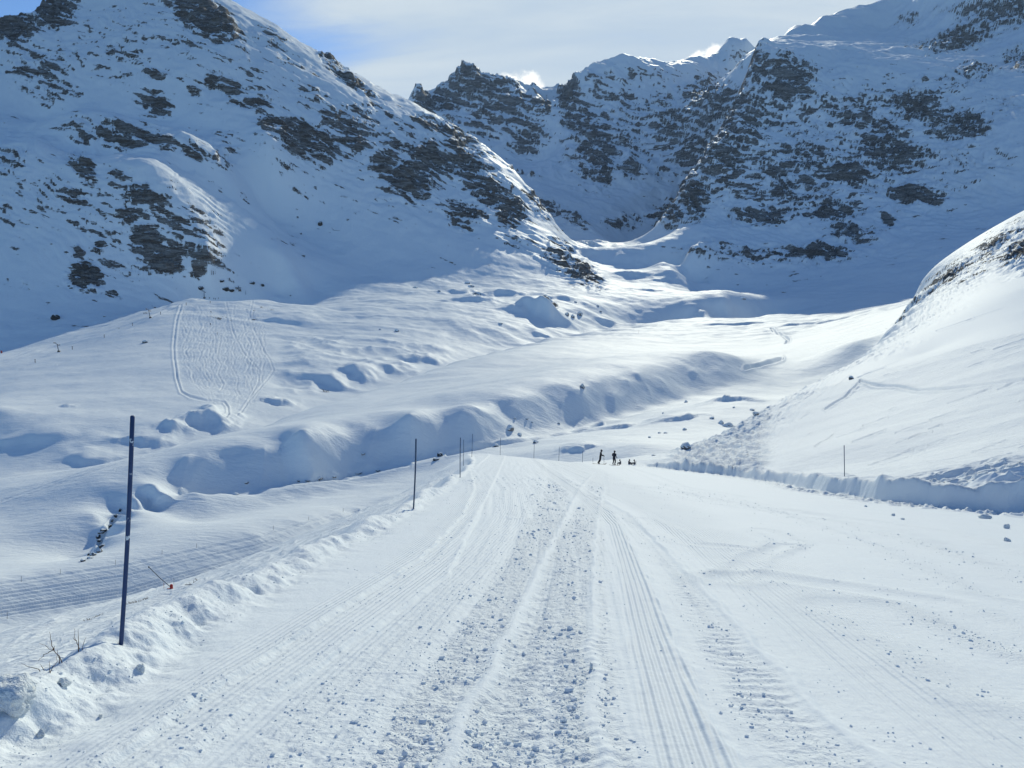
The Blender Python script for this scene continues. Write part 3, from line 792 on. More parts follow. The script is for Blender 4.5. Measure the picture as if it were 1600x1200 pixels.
# cross-track coordinate of the corduroy: fanned between the two outer edges of the piste lanes
cu = np.zeros(Zg.shape, F32)
cu[near] = xn - 0.5 * (C1 + C2)
loose = np.zeros(Zg.shape, F32)
loose[near] = np.clip(rs_m * .6 + fl * .7 + deb, 0, 1)

nS, nA = Zg.shape
idx = np.arange(nS * nA, dtype=np.int32).reshape(nS, nA)
quads = np.stack([idx[:-1, :-1], idx[:-1, 1:], idx[1:, 1:], idx[1:, :-1]], -1).reshape(-1, 4)
flab = lab[:-1, :-1].reshape(-1)
co_all = np.stack([Xg, Yg, Zg], -1).reshape(-1, 3).astype(F32)
nrm_all = np.stack([-FX, -FY, np.ones_like(FX)], -1).reshape(-1, 3)
nrm_all /= np.linalg.norm(nrm_all, axis=1, keepdims=True)
ATT = {'rock': rock.reshape(-1), 'cord': cordA.reshape(-1), 'lane': cu.reshape(-1), 'clod': roughA.reshape(-1), 'crust': loose.reshape(-1)}


def raw_mesh(name, co, faces, per=4):
    me = bpy.data.meshes.new(name)
    me.vertices.add(len(co))
    me.vertices.foreach_set('co', np.ascontiguousarray(co, F32).ravel())
    n = len(faces)
    me.loops.add(n * per)
    me.polygons.add(n)
    me.loops.foreach_set('vertex_index', np.ascontiguousarray(faces, np.int32).ravel())
    me.polygons.foreach_set('loop_start', np.arange(0, n * per, per, dtype=np.int32))
    me.update(calc_edges=True)
    return me


def terrain_piece(k, name, mat, atts):
    q = quads[flab == k]
    used = np.zeros(nS * nA, bool)
    used[q.ravel()] = True
    remap = np.cumsum(used).astype(np.int32) - 1
    me = raw_mesh(name, co_all[used], remap[q])
    for at in atts:
        a = me.attributes.new(at, 'FLOAT', 'POINT')
        a.data.foreach_set('value', np.ascontiguousarray(ATT[at][used], F32))
    me.materials.append(mat)
    o = bpy.data.objects.new(name, me)
    C.objects.link(o)
    o['kind'] = 'structure'
    return o


# ------------------------------------------------------------------ materials
def new_mat(name):
    m = bpy.data.materials.new(name)
    m.use_nodes = True
    nt = m.node_tree
    for n in list(nt.nodes):
        nt.nodes.remove(n)
    return m, nt


class NT:
    def __init__(self, nt):
        self.nt = nt

    def n(self, typ, ins=None, **kw):
        nd = self.nt.nodes.new(typ)
        for k, v in kw.items():
            setattr(nd, k, v)
        for k, v in (ins or {}).items():
            s = nd.inputs[k]
            if hasattr(v, 'is_linked') or isinstance(v, bpy.types.NodeSocket):
                self.nt.links.new(v, s)
            else:
                s.default_value = v
        return nd

    def math(self, op, a, b=0.0, c=0.0, clamp=False):
        return self.n('ShaderNodeMath', {0: a, 1: b, 2: c}, operation=op, use_clamp=clamp).outputs[0]

    def attr(self, name):
        return self.n('ShaderNodeAttribute', attribute_name=name).outputs['Fac']

    def noise(self, vec, scale, detail=3, rough=.5, dist=0):
        return self.n('ShaderNodeTexNoise', {'Vector': vec, 'Scale': scale, 'Detail': detail, 'Roughness': rough, 'Distortion': dist}).outputs['Fac']

    def ramp(self, v, lo, hi, a=0.0, b=1.0):
        return self.n('ShaderNodeMapRange', {'Value': v, 'From Min': lo, 'From Max': hi, 'To Min': a, 'To Max': b}, interpolation_type='SMOOTHSTEP').outputs[0]

    def mix(self, f, a, b):
        nd = self.nt.nodes.new('ShaderNodeMix')
        nd.data_type = 'RGBA'
        for s, v in ((nd.inputs[0], f), (nd.inputs[6], a), (nd.inputs[7], b)):
            if isinstance(v, bpy.types.NodeSocket):
                self.nt.links.new(v, s)
            else:
                s.default_value = v
        return nd.outputs[2]

    def out(self, shader):
        o = self.nt.nodes.new('ShaderNodeOutputMaterial')
        self.nt.links.new(shader, o.inputs['Surface'])


SNOW = (0.82, 0.87, 0.88, 1)


def snow_near():
    m, nt = new_mat('groomed_snow')
    g = NT(nt)
    pos = g.n('ShaderNodeNewGeometry').outputs['Position']
    cam = g.n('ShaderNodeVectorMath', {0: pos}, operation='LENGTH').outputs['Value']
    cord, lane_, clod, crust = g.attr('cord'), g.attr('lane'), g.attr('clod'), g.attr('crust')
    ridges = g.math('SINE', g.math('MULTIPLY', lane_, 2 * math.pi / 0.062))
    hc = g.math('MULTIPLY', g.math('MULTIPLY', ridges, cord), 0.0055)
    n1 = g.noise(pos, 26, 4, .62)
    n2 = g.noise(pos, 75, 3, .6)
    n3 = g.noise(pos, 7, 3, .6)
    hn = g.math('ADD', g.math('MULTIPLY', n1, 0.022), g.math('MULTIPLY', n2, 0.007))
    hn = g.math('MULTIPLY', hn, g.math('MULTIPLY_ADD', clod, 1.0, 0.12))
    # streaky crust away from the piste
    mp = g.n('ShaderNodeMapping', {'Vector': pos, 'Scale': (1.0, 3.2, 2.0), 'Rotation': (0, 0, .35)}).outputs[0]
    ncr = g.noise(mp, 1.6, 5, .62, .4)
    hcr = g.math('MULTIPLY', g.math('MULTIPLY', ncr, crust), 0.15)
    h = g.math('ADD', g.math('ADD', hc, hn), g.math('ADD', hcr, g.math('MULTIPLY', n3, .012)))
    b = g.n('ShaderNodeBump', {'Strength': 1.0, 'Distance': 1.0, 'Height': h})
    tint = g.mix(g.noise(pos, .9, 3), (0.80, 0.855, 0.87, 1), (0.84, 0.88, 0.89, 1))
    p = g.n('ShaderNodeBsdfPrincipled', {'Base Color': tint, 'Roughness': 0.62, 'Normal': b.outputs[0], 'Specular IOR Level': 0.05})
    g.out(p.outputs[0])
    return m


def snow_block_mat():
    m, nt = new_mat('broken_snow')
    g = NT(nt)
    pos = g.n('ShaderNodeNewGeometry').outputs['Position']
    h = g.math('ADD', g.math('MULTIPLY', g.noise(pos, 6, 5, .65), .10), g.math('MULTIPLY', g.noise(pos, 40, 4, .65), .02))
    b = g.n('ShaderNodeBump', {'Strength': 1.0, 'Distance': 1.0, 'Height': h})
    g.out(g.n('ShaderNodeBsdfPrincipled', {'Base Color': SNOW, 'Roughness': .65, 'Normal': b.outputs[0], 'Specular IOR Level': .05}).outputs[0])
    return m


def snow_rock(name, rock_a, rock_b, sc=1.0):
    m, nt = new_mat(name)
    g = NT(nt)
    pos = g.n('ShaderNodeNewGeometry').outputs['Position']
    r = g.attr('rock')
    mp = g.n('ShaderNodeMapping', {'Vector': pos, 'Scale': (1, 1, 2.2), 'Rotation': (0, .3, 0)}).outputs[0]
    nz = g.noise(mp, .16 * sc, 6, .66)
    nz2 = g.noise(pos, .9 * sc, 4, .65)
    f = g.math('ADD', r, g.math('ADD', g.math('MULTIPLY_ADD', nz, .60, -.30), g.math('MULTIPLY_ADD', nz2, .46, -.23)))
    fac = g.ramp(f, -.03, .05)
    # snow lying in the joints and on the small ledges of the rock
    mj = g.n('ShaderNodeMapping', {'Vector': pos, 'Scale': (.5, .5, 2.6), 'Rotation': (.12, .38, 0)}).outputs[0]
    nj = g.noise(mj, .22 * sc, 6, .72, .3)
    fac = g.math('MULTIPLY', fac, g.ramp(g.math('ADD', nj, g.math('MULTIPLY', f, -.22)), .57, .50))
    rc = g.mix(g.noise(mp, .05 * sc, 5, .6), rock_a, rock_b)
    rc = g.mix(g.ramp(g.noise(mp, .5 * sc, 4, .7), .35, .7), rc, (0.07, 0.066, 0.066, 1))
    dust = g.ramp(g.noise(mj, .09 * sc, 5, .7, .4), .36, .60, .74, 1.0)
    col = g.mix(g.math('MULTIPLY', fac, dust), SNOW, rc)
    hb = g.math('ADD', g.math('MULTIPLY', g.math('MULTIPLY', g.noise(mp, .35 * sc, 6, .7), fac), 7.0 / sc), g.math('ADD', g.math('MULTIPLY', g.noise(pos, .12, 4, .55), 0.5), g.math('MULTIPLY', g.noise(g.n('ShaderNodeMapping', {'Vector': pos, 'Scale': (.25, .8, .5), 'Rotation': (0, 0, .3)}).outputs[0], 1.0, 6, .66), .40)))
    b = g.n('ShaderNodeBump', {'Strength': .8, 'Distance': 1.0, 'Height': hb})
    p = g.n('ShaderNodeBsdfPrincipled', {'Base Color': col, 'Roughness': g.ramp(fac, 0, 1, .6, .85), 'Normal': b.outputs[0], 'Specular IOR Level': 0.06})
    g.out(p.outputs[0])
    return m


M_snow = snow_near()
M_left = snow_rock('snow_and_brown_rock', (0.12, 0.10, 0.08, 1), (0.25, 0.205, 0.165, 1), 1.0)
M_right = snow_rock('snow_and_grey_rock', (0.13, 0.122, 0.115, 1), (0.29, 0.27, 0.245, 1), .8)
M_ridge = snow_rock('snow_and_ridge_rock', (0.17, 0.15, 0.13, 1), (0.28, 0.25, 0.21, 1), 3.0)
M_far = snow_rock('snow_and_dark_rock', (0.20, 0.19, 0.185, 1), (0.33, 0.31, 0.29, 1), .5)
near_atts = ['cord', 'lane', 'clod', 'crust']
for k, (mat, atts) in enumerate([(M_snow, near_atts), (M_snow, near_atts), (M_snow, near_atts), (M_left, ['rock']), (M_left, ['rock']), (M_right, ['rock']), (M_far, ['rock']), (M_ridge, ['rock'])]):
    terrain_piece(k, LABELS[k], mat, atts)
print('meshes', round(time.time() - T0, 1))

# ------------------------------------------------------------------ sky, sun, camera
world = bpy.data.worlds.new('World')
scene.world = world
world.use_nodes = True
wt = world.node_tree
for n in list(wt.nodes):
    wt.nodes.remove(n)
g = NT(wt)
sky = g.n('ShaderNodeTexSky', sky_type='NISHITA', sun_disc=False, sun_elevation=SUN_EL, sun_rotation=SUN_AZ, altitude=2400, air_density=1.0, dust_density=0.2, ozone_density=4.0)
tc = g.n('ShaderNodeTexCoord').outputs['Generated']
sep = g.n('ShaderNodeSeparateXYZ', {0: tc})
X_, Y_, Z_ = sep.outputs
zc = g.math('MAXIMUM', Z_, 0.03)
# a flat cloud sheet high overhead, seen in perspective
pl = g.n('ShaderNodeCombineXYZ', {0: g.math('DIVIDE', X_, g.math('ADD', zc, .12)), 1: g.math('DIVIDE', Y_, g.math('ADD', zc, .12)), 2: 0.0}).outputs[0]
st = g.n('ShaderNodeMapping', {'Vector': pl, 'Rotation': (0, 0, -0.25), 'Scale': (0.55, 1.9, 1)}).outputs[0]
c1 = g.noise(st, 1.15, 7, .58, .5)
c2 = g.noise(st, .45, 3, .5)
cl = g.math('ADD', g.math('MULTIPLY', c1, .6), g.math('MULTIPLY', c2, .55))
az = g.math('DIVIDE', X_, g.math('MAXIMUM', Y_, .05))
cl = g.math('ADD', cl, g.math('MULTIPLY_ADD', g.ramp(az, -.52, -.02), .46, -.15))
cov = g.math('MULTIPLY', g.ramp(cl, .49, .79, 0.0, .95), g.math('MULTIPLY', g.ramp(Y_, .1, .55), g.ramp(Z_, .58, .40)))
cloudcol = g.mix(g.ramp(c1, .38, .68), (4.3, 5.2, 6.1, 1), (5.5, 6.15, 6.5, 1))
skb = g.n('ShaderNodeVectorMath', {0: sky.outputs[0], 1: (0.86, 1.0, 1.10)}, operation='MULTIPLY').outputs[0]
skyc = g.mix(cov, skb, cloudcol)
elv = g.math('DIVIDE', Z_, g.math('MAXIMUM', Y_, .05))
pv = g.n('ShaderNodeCombineXYZ', {0: az, 1: elv, 2: 0.0}).outputs[0]
pn = g.noise(pv, 55, 5, .6)
for (px, py, rx, ry, rot) in [(842, 146, 50, 22, .75), (1112, 84, 42, 14, -.3), (800, 126, 22, 9, .4)]:
    ca, ce = ray(px, py)
    dx, dy = g.math('SUBTRACT', az, float(ca)), g.math('SUBTRACT', elv, float(ce))
    c_, s_ = math.cos(rot), math.sin(rot)
    ex = g.math('ADD', g.math('MULTIPLY', dx, c_ * FPX / rx), g.math('MULTIPLY', dy, -s_ * FPX / rx))
    ey = g.math('ADD', g.math('MULTIPLY', dx, s_ * FPX / ry), g.math('MULTIPLY', dy, c_ * FPX / ry))
    q = g.math('ADD', g.math('MULTIPLY', ex, ex), g.math('MULTIPLY', ey, ey))
    f = g.math('SUBTRACT', g.math('SUBTRACT', 1.0, q), g.math('MULTIPLY_ADD', pn, 3.4, -1.7))
    skyc = g.mix(g.math('MULTIPLY', g.ramp(f, -.1, .9), g.ramp(Y_, .2, .4)), skyc, (9.0, 9.1, 8.9, 1))
bg = g.n('ShaderNodeBackground', {'Color': skyc, 'Strength': 0.12})
wo = wt.nodes.new('ShaderNodeOutputWorld')
wt.links.new(bg.outputs[0], wo.inputs['Surface'])

sl = bpy.data.lights.new('sun', 'SUN')
sl.energy = 3.0
sl.angle = math.radians(0.6)
sl.color = (1.0, 0.97, 0.78)
so = bpy.data.objects.new('sun', sl)
C.objects.link(so)
from mathutils import Vector
sd = Vector((math.sin(SUN_AZ) * math.cos(SUN_EL), math.cos(SUN_AZ) * math.cos(SUN_EL), math.sin(SUN_EL)))
so.rotation_euler = (-sd).to_track_quat('-Z', 'Y').to_euler()

cam = bpy.data.cameras.new('camera')
cam.sensor_fit = 'HORIZONTAL'
cam.sensor_width = 36.0
cam.lens = 36.0 * FPX / W
cam.clip_start = 0.05
cam.clip_end = 20000
cob = bpy.data.objects.new('camera', cam)
C.objects.link(cob)
cob.rotation_euler = (math.pi / 2 + PITCH, 0, 0)
scene.camera = cob
scene.view_settings.view_transform = 'Standard'
scene.view_settings.look = 'None'
scene.view_settings.exposure = 0.10
scene.view_settings.gamma = 1.0
scene.cycles.max_bounces = 6
scene.cycles.diffuse_bounces = 3

# ------------------------------------------------------------------ things
class MB:
    """collects tubes, boxes and lumps into one mesh"""
    def __init__(self):
        self.v, self.f = [], []

    def tube(self, pts, rad, n=8, cap=True):
        pts = [Vector(p) for p in pts]
        rad = rad if isinstance(rad, (list, tuple)) else [rad] * len(pts)
        b = len(self.v)
        for i, p in enumerate(pts):
            d = (pts[min(i + 1, len(pts) - 1)] - pts[max(i - 1, 0)]).normalized()
            up = Vector((0, 0, 1)) if abs(d.z) < .9 else Vector((1, 0, 0))
            x = d.cross(up).normalized()
            y = d.cross(x)
            for k in range(n):
                t = 2 * math.pi * k / n
                self.v.append(p + (x * math.cos(t) + y * math.sin(t)) * rad[i])
        for i in range(len(pts) - 1):
            for k in range(n):
                a, c = b + i * n + k, b + i * n + (k + 1) % n
                self.f.append((a, c, c + n, a + n))
        if cap:
            self.f.append(tuple(b + k for k in range(n))[::-1])
            self.f.append(tuple(b + (len(pts) - 1) * n + k for k in range(n)))
        return self

    def box(self, c, sx, sy, sz, rz=0.0, bev=0.0):
        b = len(self.v)
        cr, sr = math.cos(rz), math.sin(rz)
        bev = bev or min(sx, sy, sz) * .12
        lv = []
        for z, ins in ((-sz / 2, bev), (-sz / 2 + bev, 0), (sz / 2 - bev, 0), (sz / 2, bev)):
            for x, y in ((-1, -1), (1, -1), (1, 1), (-1, 1)):
                X, Y_ = x * (sx / 2 - ins), y * (sy / 2 - ins)
                lv.append(Vector((c[0] + X * cr - Y_ * sr, c[1] + X * sr + Y_ * cr, c[2] + z)))
        self.v += lv
        for i in range(3):
            for k in range(4):
                a, d = b + i * 4 + k, b + i * 4 + (k + 1) % 4
                self.f.append((a, d, d + 4, a + 4))
        self.f.append((b + 3, b + 2, b + 1, b))
        self.f.append((b + 12, b + 13, b + 14, b + 15))
        return self

    def lump(self, c, sx, sy, sz, seed=0, rough=.25, n=10, flat=.0):
        """an irregular stone or snow block"""
        r = random.Random(seed)
        b = len(self.v)
        cuts = []
        for _ in range(7):
            d = Vector((r.gauss(0, 1), r.gauss(0, 1), r.gauss(0, .8))).normalized()
            cuts.append((d, r.uniform(.62, .95)))
        m = n // 2 + 1
        ph = [r.random() * 9 for _ in range(6)]
        for i in range(m + 1):
            th = math.pi * i / m
            for k in range(n):
                t = 2 * math.pi * k / n
                d = Vector((math.sin(th) * math.cos(t), math.sin(th) * math.sin(t), math.cos(th)))
                q = 1.0
                for cd, h in cuts:
                    pr = d.dot(cd)
                    if pr > 1e-3:
                        q = min(q, h / pr)
                q *= 1 + rough * .35 * (math.sin(3 * d.x + ph[0]) * math.sin(4 * d.y + ph[1]) + .6 * math.sin(9 * d.x + ph[2]) * math.sin(8 * d.z + ph[3]))
                self.v.append(Vector((c[0] + d.x * q * sx, c[1] + d.y * q * sy, c[2] + d.z * q * sz)))
        for i in range(m):
            for k in range(n):
                a, d = b + i * n + k, b + i * n + (k + 1) % n
                self.f.append((a, a + n, d + n, d))
        return self

    def build(self, name, mat, parent=None, origin=None, smooth=True):
        o0 = Vector(origin) if origin is not None else Vector((0, 0, 0))
        me = bpy.data.meshes.new(name)
        me.from_pydata([tuple(v - o0) for v in self.v], [], self.f)
        me.materials.append(mat)
        if smooth:
            me.polygons.foreach_set('use_smooth', [True] * len(me.polygons))
        o = bpy.data.objects.new(name, me)
        C.objects.link(o)
        if parent is not None:
            o.parent = parent
        elif origin is not None:
            o.location = o0
        return o


def tag(o, label, cat, group=None):
    o['label'] = label
    o['category'] = cat
    if group:
        o['group'] = group
    return o


def empty(name, loc):
    o = bpy.data.objects.new(name, None)
    o.location = loc
    o.empty_display_size = .2
    C.objects.link(o)
    return o


def flat_mat(name, col, rough=.6, var=.25, scale=20, col2=None, lo=.55, hi=.65, metal=0.0):
    m, nt = new_mat(name)
    g = NT(nt)
    pos = g.n('ShaderNodeTexCoord').outputs['Object']
    nz = g.noise(pos, scale, 4, .6)
    dark = tuple(c * (1 - var) for c in col) + (1,)
    c = g.mix(nz, dark, tuple(min(1, c_ * (1 + var)) for c_ in col) + (1,))
    if col2:
        c = g.mix(g.ramp(g.noise(pos, scale * 1.3, 5, .7), lo, hi), c, tuple(col2) + (1,))
    p = g.n('ShaderNodeBsdfPrincipled', {'Base Color': c, 'Roughness': rough, 'Metallic': metal, 'Specular IOR Level': .3})
    g.out(p.outputs[0])
    return m


def stone_mat(name, col, snow_at=.45):
    """stone that carries snow on whatever faces up"""
    m, nt = new_mat(name)
    g = NT(nt)
    geo = g.n('ShaderNodeNewGeometry')
    nz = g.n('ShaderNodeSeparateXYZ', {0: geo.outputs['Normal']}).outputs[2]
    n1 = g.noise(geo.outputs['Position'], 2.2, 5, .65)
    f = g.ramp(g.math('ADD', nz, g.math('MULTIPLY_ADD', n1, .9, -.45)), snow_at - .06, snow_at + .06)
    rc = g.mix(g.noise(geo.outputs['Position'], 1.1, 5, .7), tuple(c * .6 for c in col) + (1,), tuple(c * 1.35 for c in col) + (1,))
    c = g.mix(f, rc, SNOW)
    b = g.n('ShaderNodeBump', {'Strength': .7, 'Distance': .4, 'Height': g.noise(geo.outputs['Position'], 1.6, 6, .7)})
    p = g.n('ShaderNodeBsdfPrincipled', {'Base Color': c, 'Roughness': .8, 'Normal': b.outputs[0], 'Specular IOR Level': .1})
    g.out(p.outputs[0])
    return m


M_pole = flat_mat('blue_painted_pole', (0.018, 0.045, 0.13), .5, .3, 9, (0.62, 0.68, 0.74), .63, .69)
M_pole2 = flat_mat('weathered_blue_pole', (0.03, 0.06, 0.12), .55, .3, 6)
M_stick = flat_mat('thin_grey_stick', (0.16, 0.15, 0.14), .7)
M_orange = flat_mat('orange_stick', (0.42, 0.10, 0.03), .6)
M_red = flat_mat('red_padding', (0.42, 0.035, 0.025), .6, .3, 14)
M_black = flat_mat('black_rubber', (0.02, 0.02, 0.024), .6)
M_steel = flat_mat('grey_steel', (0.13, 0.14, 0.16), .5, .3, 1.5)
M_wood = flat_mat('grey_wood', (0.13, 0.11, 0.09), .8)
M_twig = flat_mat('brown_twig', (0.11, 0.055, 0.035), .8, .4, 12)
M_grass = flat_mat('dry_brown_stems', (0.12, 0.085, 0.05), .85, .4, 8)
M_stone = stone_mat('snow_capped_stone', (0.24, 0.235, 0.23), .14)
M_stone_d = stone_mat('dark_wet_stone', (0.055, 0.052, 0.05), .62)
M_stone_s = stone_mat('stone_under_snow', (0.17, 0.165, 0.16), .22)

# ---- marker poles
def pole_at(px, py, tx, ty, rad, label, mat=M_pole2, name='marker_pole', Y=None, group='blue marker poles along the piste', n=10, cap=True, maxh=3.2, bend=.0, ymin=None):
    if Y is None:
        x, y, z = spot(px, py, 150, ymin)
    else:
        y = Y
        x = float(ray(px, py)[0]) * y
        z = ground(x, y)
    ta, te = ray(tx, ty)
    yt = y + .02
    top = Vector((float(ta) * yt, yt, float(te) * yt))
    base = Vector((x, y, z - .25))
    if top.z - z > maxh:
        top.z = z + maxh
    mbp = MB()
    pts = []
    for k in range(7):
        t = k / 6
        p = base.lerp(top, t)
        p.x += bend * math.sin(t * math.pi)
        pts.append(p)
    d = (pts[-1] - pts[-2]).normalized()
    pts += [pts[-1] + d * rad * .5]
    mbp.tube(pts, [rad] * 7 + [rad * .6], n)
    return tag(mbp.build(name, mat, None, base), label, 'marker pole' if name == 'marker_pole' else 'marker stick', group)


pole_at(183, 1003, 207, 651, .0165, 'thick dark blue marker pole flecked with snow, nearest one at the left piste edge', M_pole, bend=.012)
pole_at(645, 794, 650, 686, .02, 'slim blue marker pole on the left piste edge, second nearest after the thick one', bend=.015)
pole_at(719, 746, 719.5, 684, .021, 'slim marker pole at the left piste edge with small snow lumps at its foot', bend=-.012)
pole_at(724, 722, 724.5, 687, .02, 'short marker pole seen just right of the taller one at the left piste edge', Y=70)
pole_at(737, 712, 738.5, 678, .022, 'marker pole standing where the left piste edge meets the crest', Y=80)
pole_at(781.5, 708, 782, 684, .022, 'thin marker pole on the crest, leftmost of the spaced row along the far piste edge', Y=92)
pole_at(834, 712, 835, 688, .022, 'thin marker pole on the crest in front of the long hollow shadow', Y=95)
pole_at(873, 715, 874, 698, .022, 'thin marker pole on the crest, halfway between the hollow and the two standing skiers', Y=97)
pole_at(910, 720, 910.5, 705, .022, 'thin marker pole left of the two standing skiers', Y=98)
pole_at(926.5, 723, 926.5, 715, .02, 'very short marker pole right beside the left standing skier', Y=99)
pole_at(1320, 744, 1319, 696, .022, 'lone marker pole on the untracked slope above the right cut bank', M_pole2)
pole_at(998, 521, 998, 513, .05, 'tiny lone marker pole on the broad snow plateau', M_stick, Y=None)
for px, py, h, lab_ in [(33, 909, 9, 'thin marker stick on the far side of the lower groomed road, farthest left'),
                        (94, 897, 8, 'thin marker stick beyond the lower groomed road, left of the dark stream cut'),
                        (180, 883, 8, 'thin marker stick beyond the lower groomed road, close left of the thick blue pole'),
                        (253, 866, 7, 'thin marker stick beyond the lower groomed road, first right of the thick blue pole'),
                        (307, 856, 7, 'thin marker stick beyond the lower groomed road, above the fallen red padded pole'),
                        (427, 828, 7, 'thin marker stick along the far edge of the lower road, third from its right end'),
                        (482, 813, 6, 'thin marker stick along the far edge of the lower road, second from its right end'),
                        (536, 800, 6, 'thin marker stick where the lower road disappears behind the bank')]:
    pole_at(px, py, px + .4, py - h, .028, lab_, M_stick, 'marker_stick', group='thin sticks along the lower groomed road', n=6, ymin=112)
pole_at(11, 967, 11.3, 956, .028, 'thin marker stick on the near side of the lower groomed road', M_stick, 'marker_stick', group='thin sticks along the lower groomed road', n=6, ymin=112)
pole_at(256, 919.5, 256, 911, .010, 'short orange stick just left of the red padded base', M_orange, 'marker_stick', Y=None, n=6)
pole_at(271.5, 914, 271.5, 904, .007, 'thin grey stick just behind the red padded base', M_stick, 'marker_stick', Y=None, n=6)

# ---- toppled pole with a red padded foot
x, y, z = spot(268, 920)
ta, te = ray(232.5, 886)
root = empty('toppled_pole', (x, y, z))
tag(root, 'dark pole leaning far over with a red padded foot on the left slope', 'toppled pole')
tip = Vector((float(ta) * (y + .2) - x, .2, float(te) * (y + .2) - z))
kk = y / 51.0
mb_ = MB(); mb_.tube([Vector((-.05, 0, .12)) * kk, tip * .5 + Vector((0, 0, -.02)) * kk, tip], .021 * kk, 8); mb_.build('pole', M_black, root)
mb_ = MB(); mb_.lump(tip, .05 * kk, .05 * kk, .06 * kk, 3, .1, 8); mb_.build('end_knob', M_black, root)
mb_ = MB(); mb_.tube([Vector((0, 0, q)) * kk for q in (-.05, .02, .26, .31)], [.09 * kk, .10 * kk, .10 * kk, .07 * kk], 14); mb_.build('red_pad', M_red, root)
mb_ = MB(); mb_.lump((-.08 * kk, .05, -.03 * kk), .26 * kk, .15 * kk, .045 * kk, 8, .5, 14); mb_.build('red_net_heap', M_red, root)
x, y, z = spot(297, 914.5)
kk = y / 51.0
mb_ = MB(); mb_.tube([(x - .36 * kk, y, z + .03 * kk), (x, y, z + .045 * kk), (x + .36 * kk, y + .05, z + .055 * kk)], .026 * kk, 8)
tag(mb_.build('fallen_pole', M_pole2, None, (x, y, z)), 'short blue pole lying flat on the snow right of the red padded foot', 'fallen pole')
print('toppled at', round(y, 1))

# ---- bare shrubs poking out of the snow
def shrub(px, py, branches, label, Y=None, r0=.0045, mat=M_twig):
    x, y, z = spot(px, py, Y or 8.0)
    root = empty('bare_shrub', (x, y, z))
    tag(root, label, 'shrub', 'bare shrubs on the left bank')
    rr = random.Random(int(px))
    for pts in branches:
        P = []
        for i, (bx, by) in enumerate(pts):
            yy_ = y + (0.02 + .05 * rr.uniform(-1, 1)) * i * (y / 6)
            a_, e_ = ray(bx, by)
            P.append(Vector((float(a_) * yy_ - x, yy_ - y, float(e_) * yy_ - z)))
        if (P[0].length) < .1 * y / 6:
            P[0].z -= .06
        full = []
        for p, q in zip(P[:-1], P[1:]):
            for k in range(3):
                w = p.lerp(q, k / 3)
                w += Vector((rr.gauss(0, 1), rr.gauss(0, 1), rr.gauss(0, 1))) * (.004 * y / 6)
                full.append(w)
        full.append(P[-1])
        n = len(full)
        mbt = MB(); mbt.tube(full, [r0 * (y / 7) * (1 - .8 * i / (n - 1)) for i in range(n)], 6)
        mbt.build('branch', mat, root)
    return root


shrub(101, 1035, [[(101, 1035), (92, 1024), (82, 1015), (70, 1008), (61, 1005)], [(83, 1016), (81, 1003), (77, 987)], [(82, 1016), (70, 1023), (59, 1033)], [(84, 1018), (85, 1009)], [(92, 1024), (90, 1015)]],
      'reddish brown bare shrub with long crossing twigs, left of the thick blue pole')
shrub(72, 1049, [[(72, 1049), (60, 1045), (45, 1042), (33, 1037)], [(72, 1049), (66, 1042), (62, 1037)], [(72, 1049), (82, 1042), (90, 1034), (88, 1024)], [(80, 1043), (77, 1033)]],
      'low bare shrub with twigs lying left over the snow, nearest of the bare shrubs')
shrub(129, 1018, [[(129, 1018), (123, 1008), (117, 998), (116, 982)], [(122, 1006), (122, 983)], [(129, 1018), (129, 1008), (135, 995)], [(119, 1001), (114, 996)]],
      'small forked bare shrub standing nearest to the thick blue pole')
def brush(px, py, wpx, hpx, n, label, seed):
    x, y, z = spot(px, py)
    r = random.Random(seed)
    root = empty('dry_brush', (x, y, z))
    tag(root, label, 'brush', 'dry brush on the left slope')
    kk = y / 50
    for _ in range(n):
        ox, oy = r.uniform(-1, 1) * wpx / FPX * y, r.uniform(-.25, .25) * kk
        bz = ground(x + ox, y + oy) - z - .03
        h = hpx / FPX * y * r.uniform(.4, 1.1)
        lx = r.uniform(-1, 1) * h * 1.3
        m = MB()
        m.tube([(ox, oy, bz), (ox + lx * .5, oy, bz + h * .7), (ox + lx, oy + r.uniform(-.1, .1) * kk, bz + h)], [.012 * kk, .009 * kk, .004 * kk], 5)
        m.build('stem', M_grass, root)


brush(213, 941, 18, 5, 46, 'wide flattened patch of dry brown brush just right of the thick blue pole', 3)
brush(153, 963, 5, 5, 16, 'small tuft of dry brush, the right one of two close together', 4)
brush(139, 968, 5, 4, 16, 'small tuft of dry brush, the left one of two close together', 5)
brush(300, 912, 12, 6, 12, 'few thin dry stems above the short fallen pole', 6)
brush(510, 612, 4, 4, 14, 'dark bush at the snowy hollow below the hillside', 9)

# ---- boulders: foot in the photo, width and height in photo points
def boulder(px, py, w, h, label, mat=None, ymin=None, seed=None, sink=.35, name='boulder', group='boulders scattered in the snow', dy=None, tilt=None):
    x, y, z = spot(px, py, 300, ymin)
    k = y / FPX
    sx, sz = w * k * .47, h * k * .62
    if name == 'boulder' and mat is None:
        sz *= .85
        sink = max(sink, .42)
    m = MB()
    m.lump((0, 0, 0), sx, dy or min(max(sx, sz) * .85, sx * 1.1), sz, seed if seed is not None else int(px * 3 + py), .6 if name != 'boulder' else .35, 28 if name != 'boulder' else 14)
    o = m.build(name, mat or M_stone, None, None, smooth=(name != 'boulder'))
    o.location = (x, y + sx * .3, z + sz * (1 - 2 * sink))
    o.rotation_euler = (0, tilt or 0, (int(px) % 13) * .2 if not tilt else 0)
    return tag(o, label, 'boulder' if name == 'boulder' else 'snow block', group)


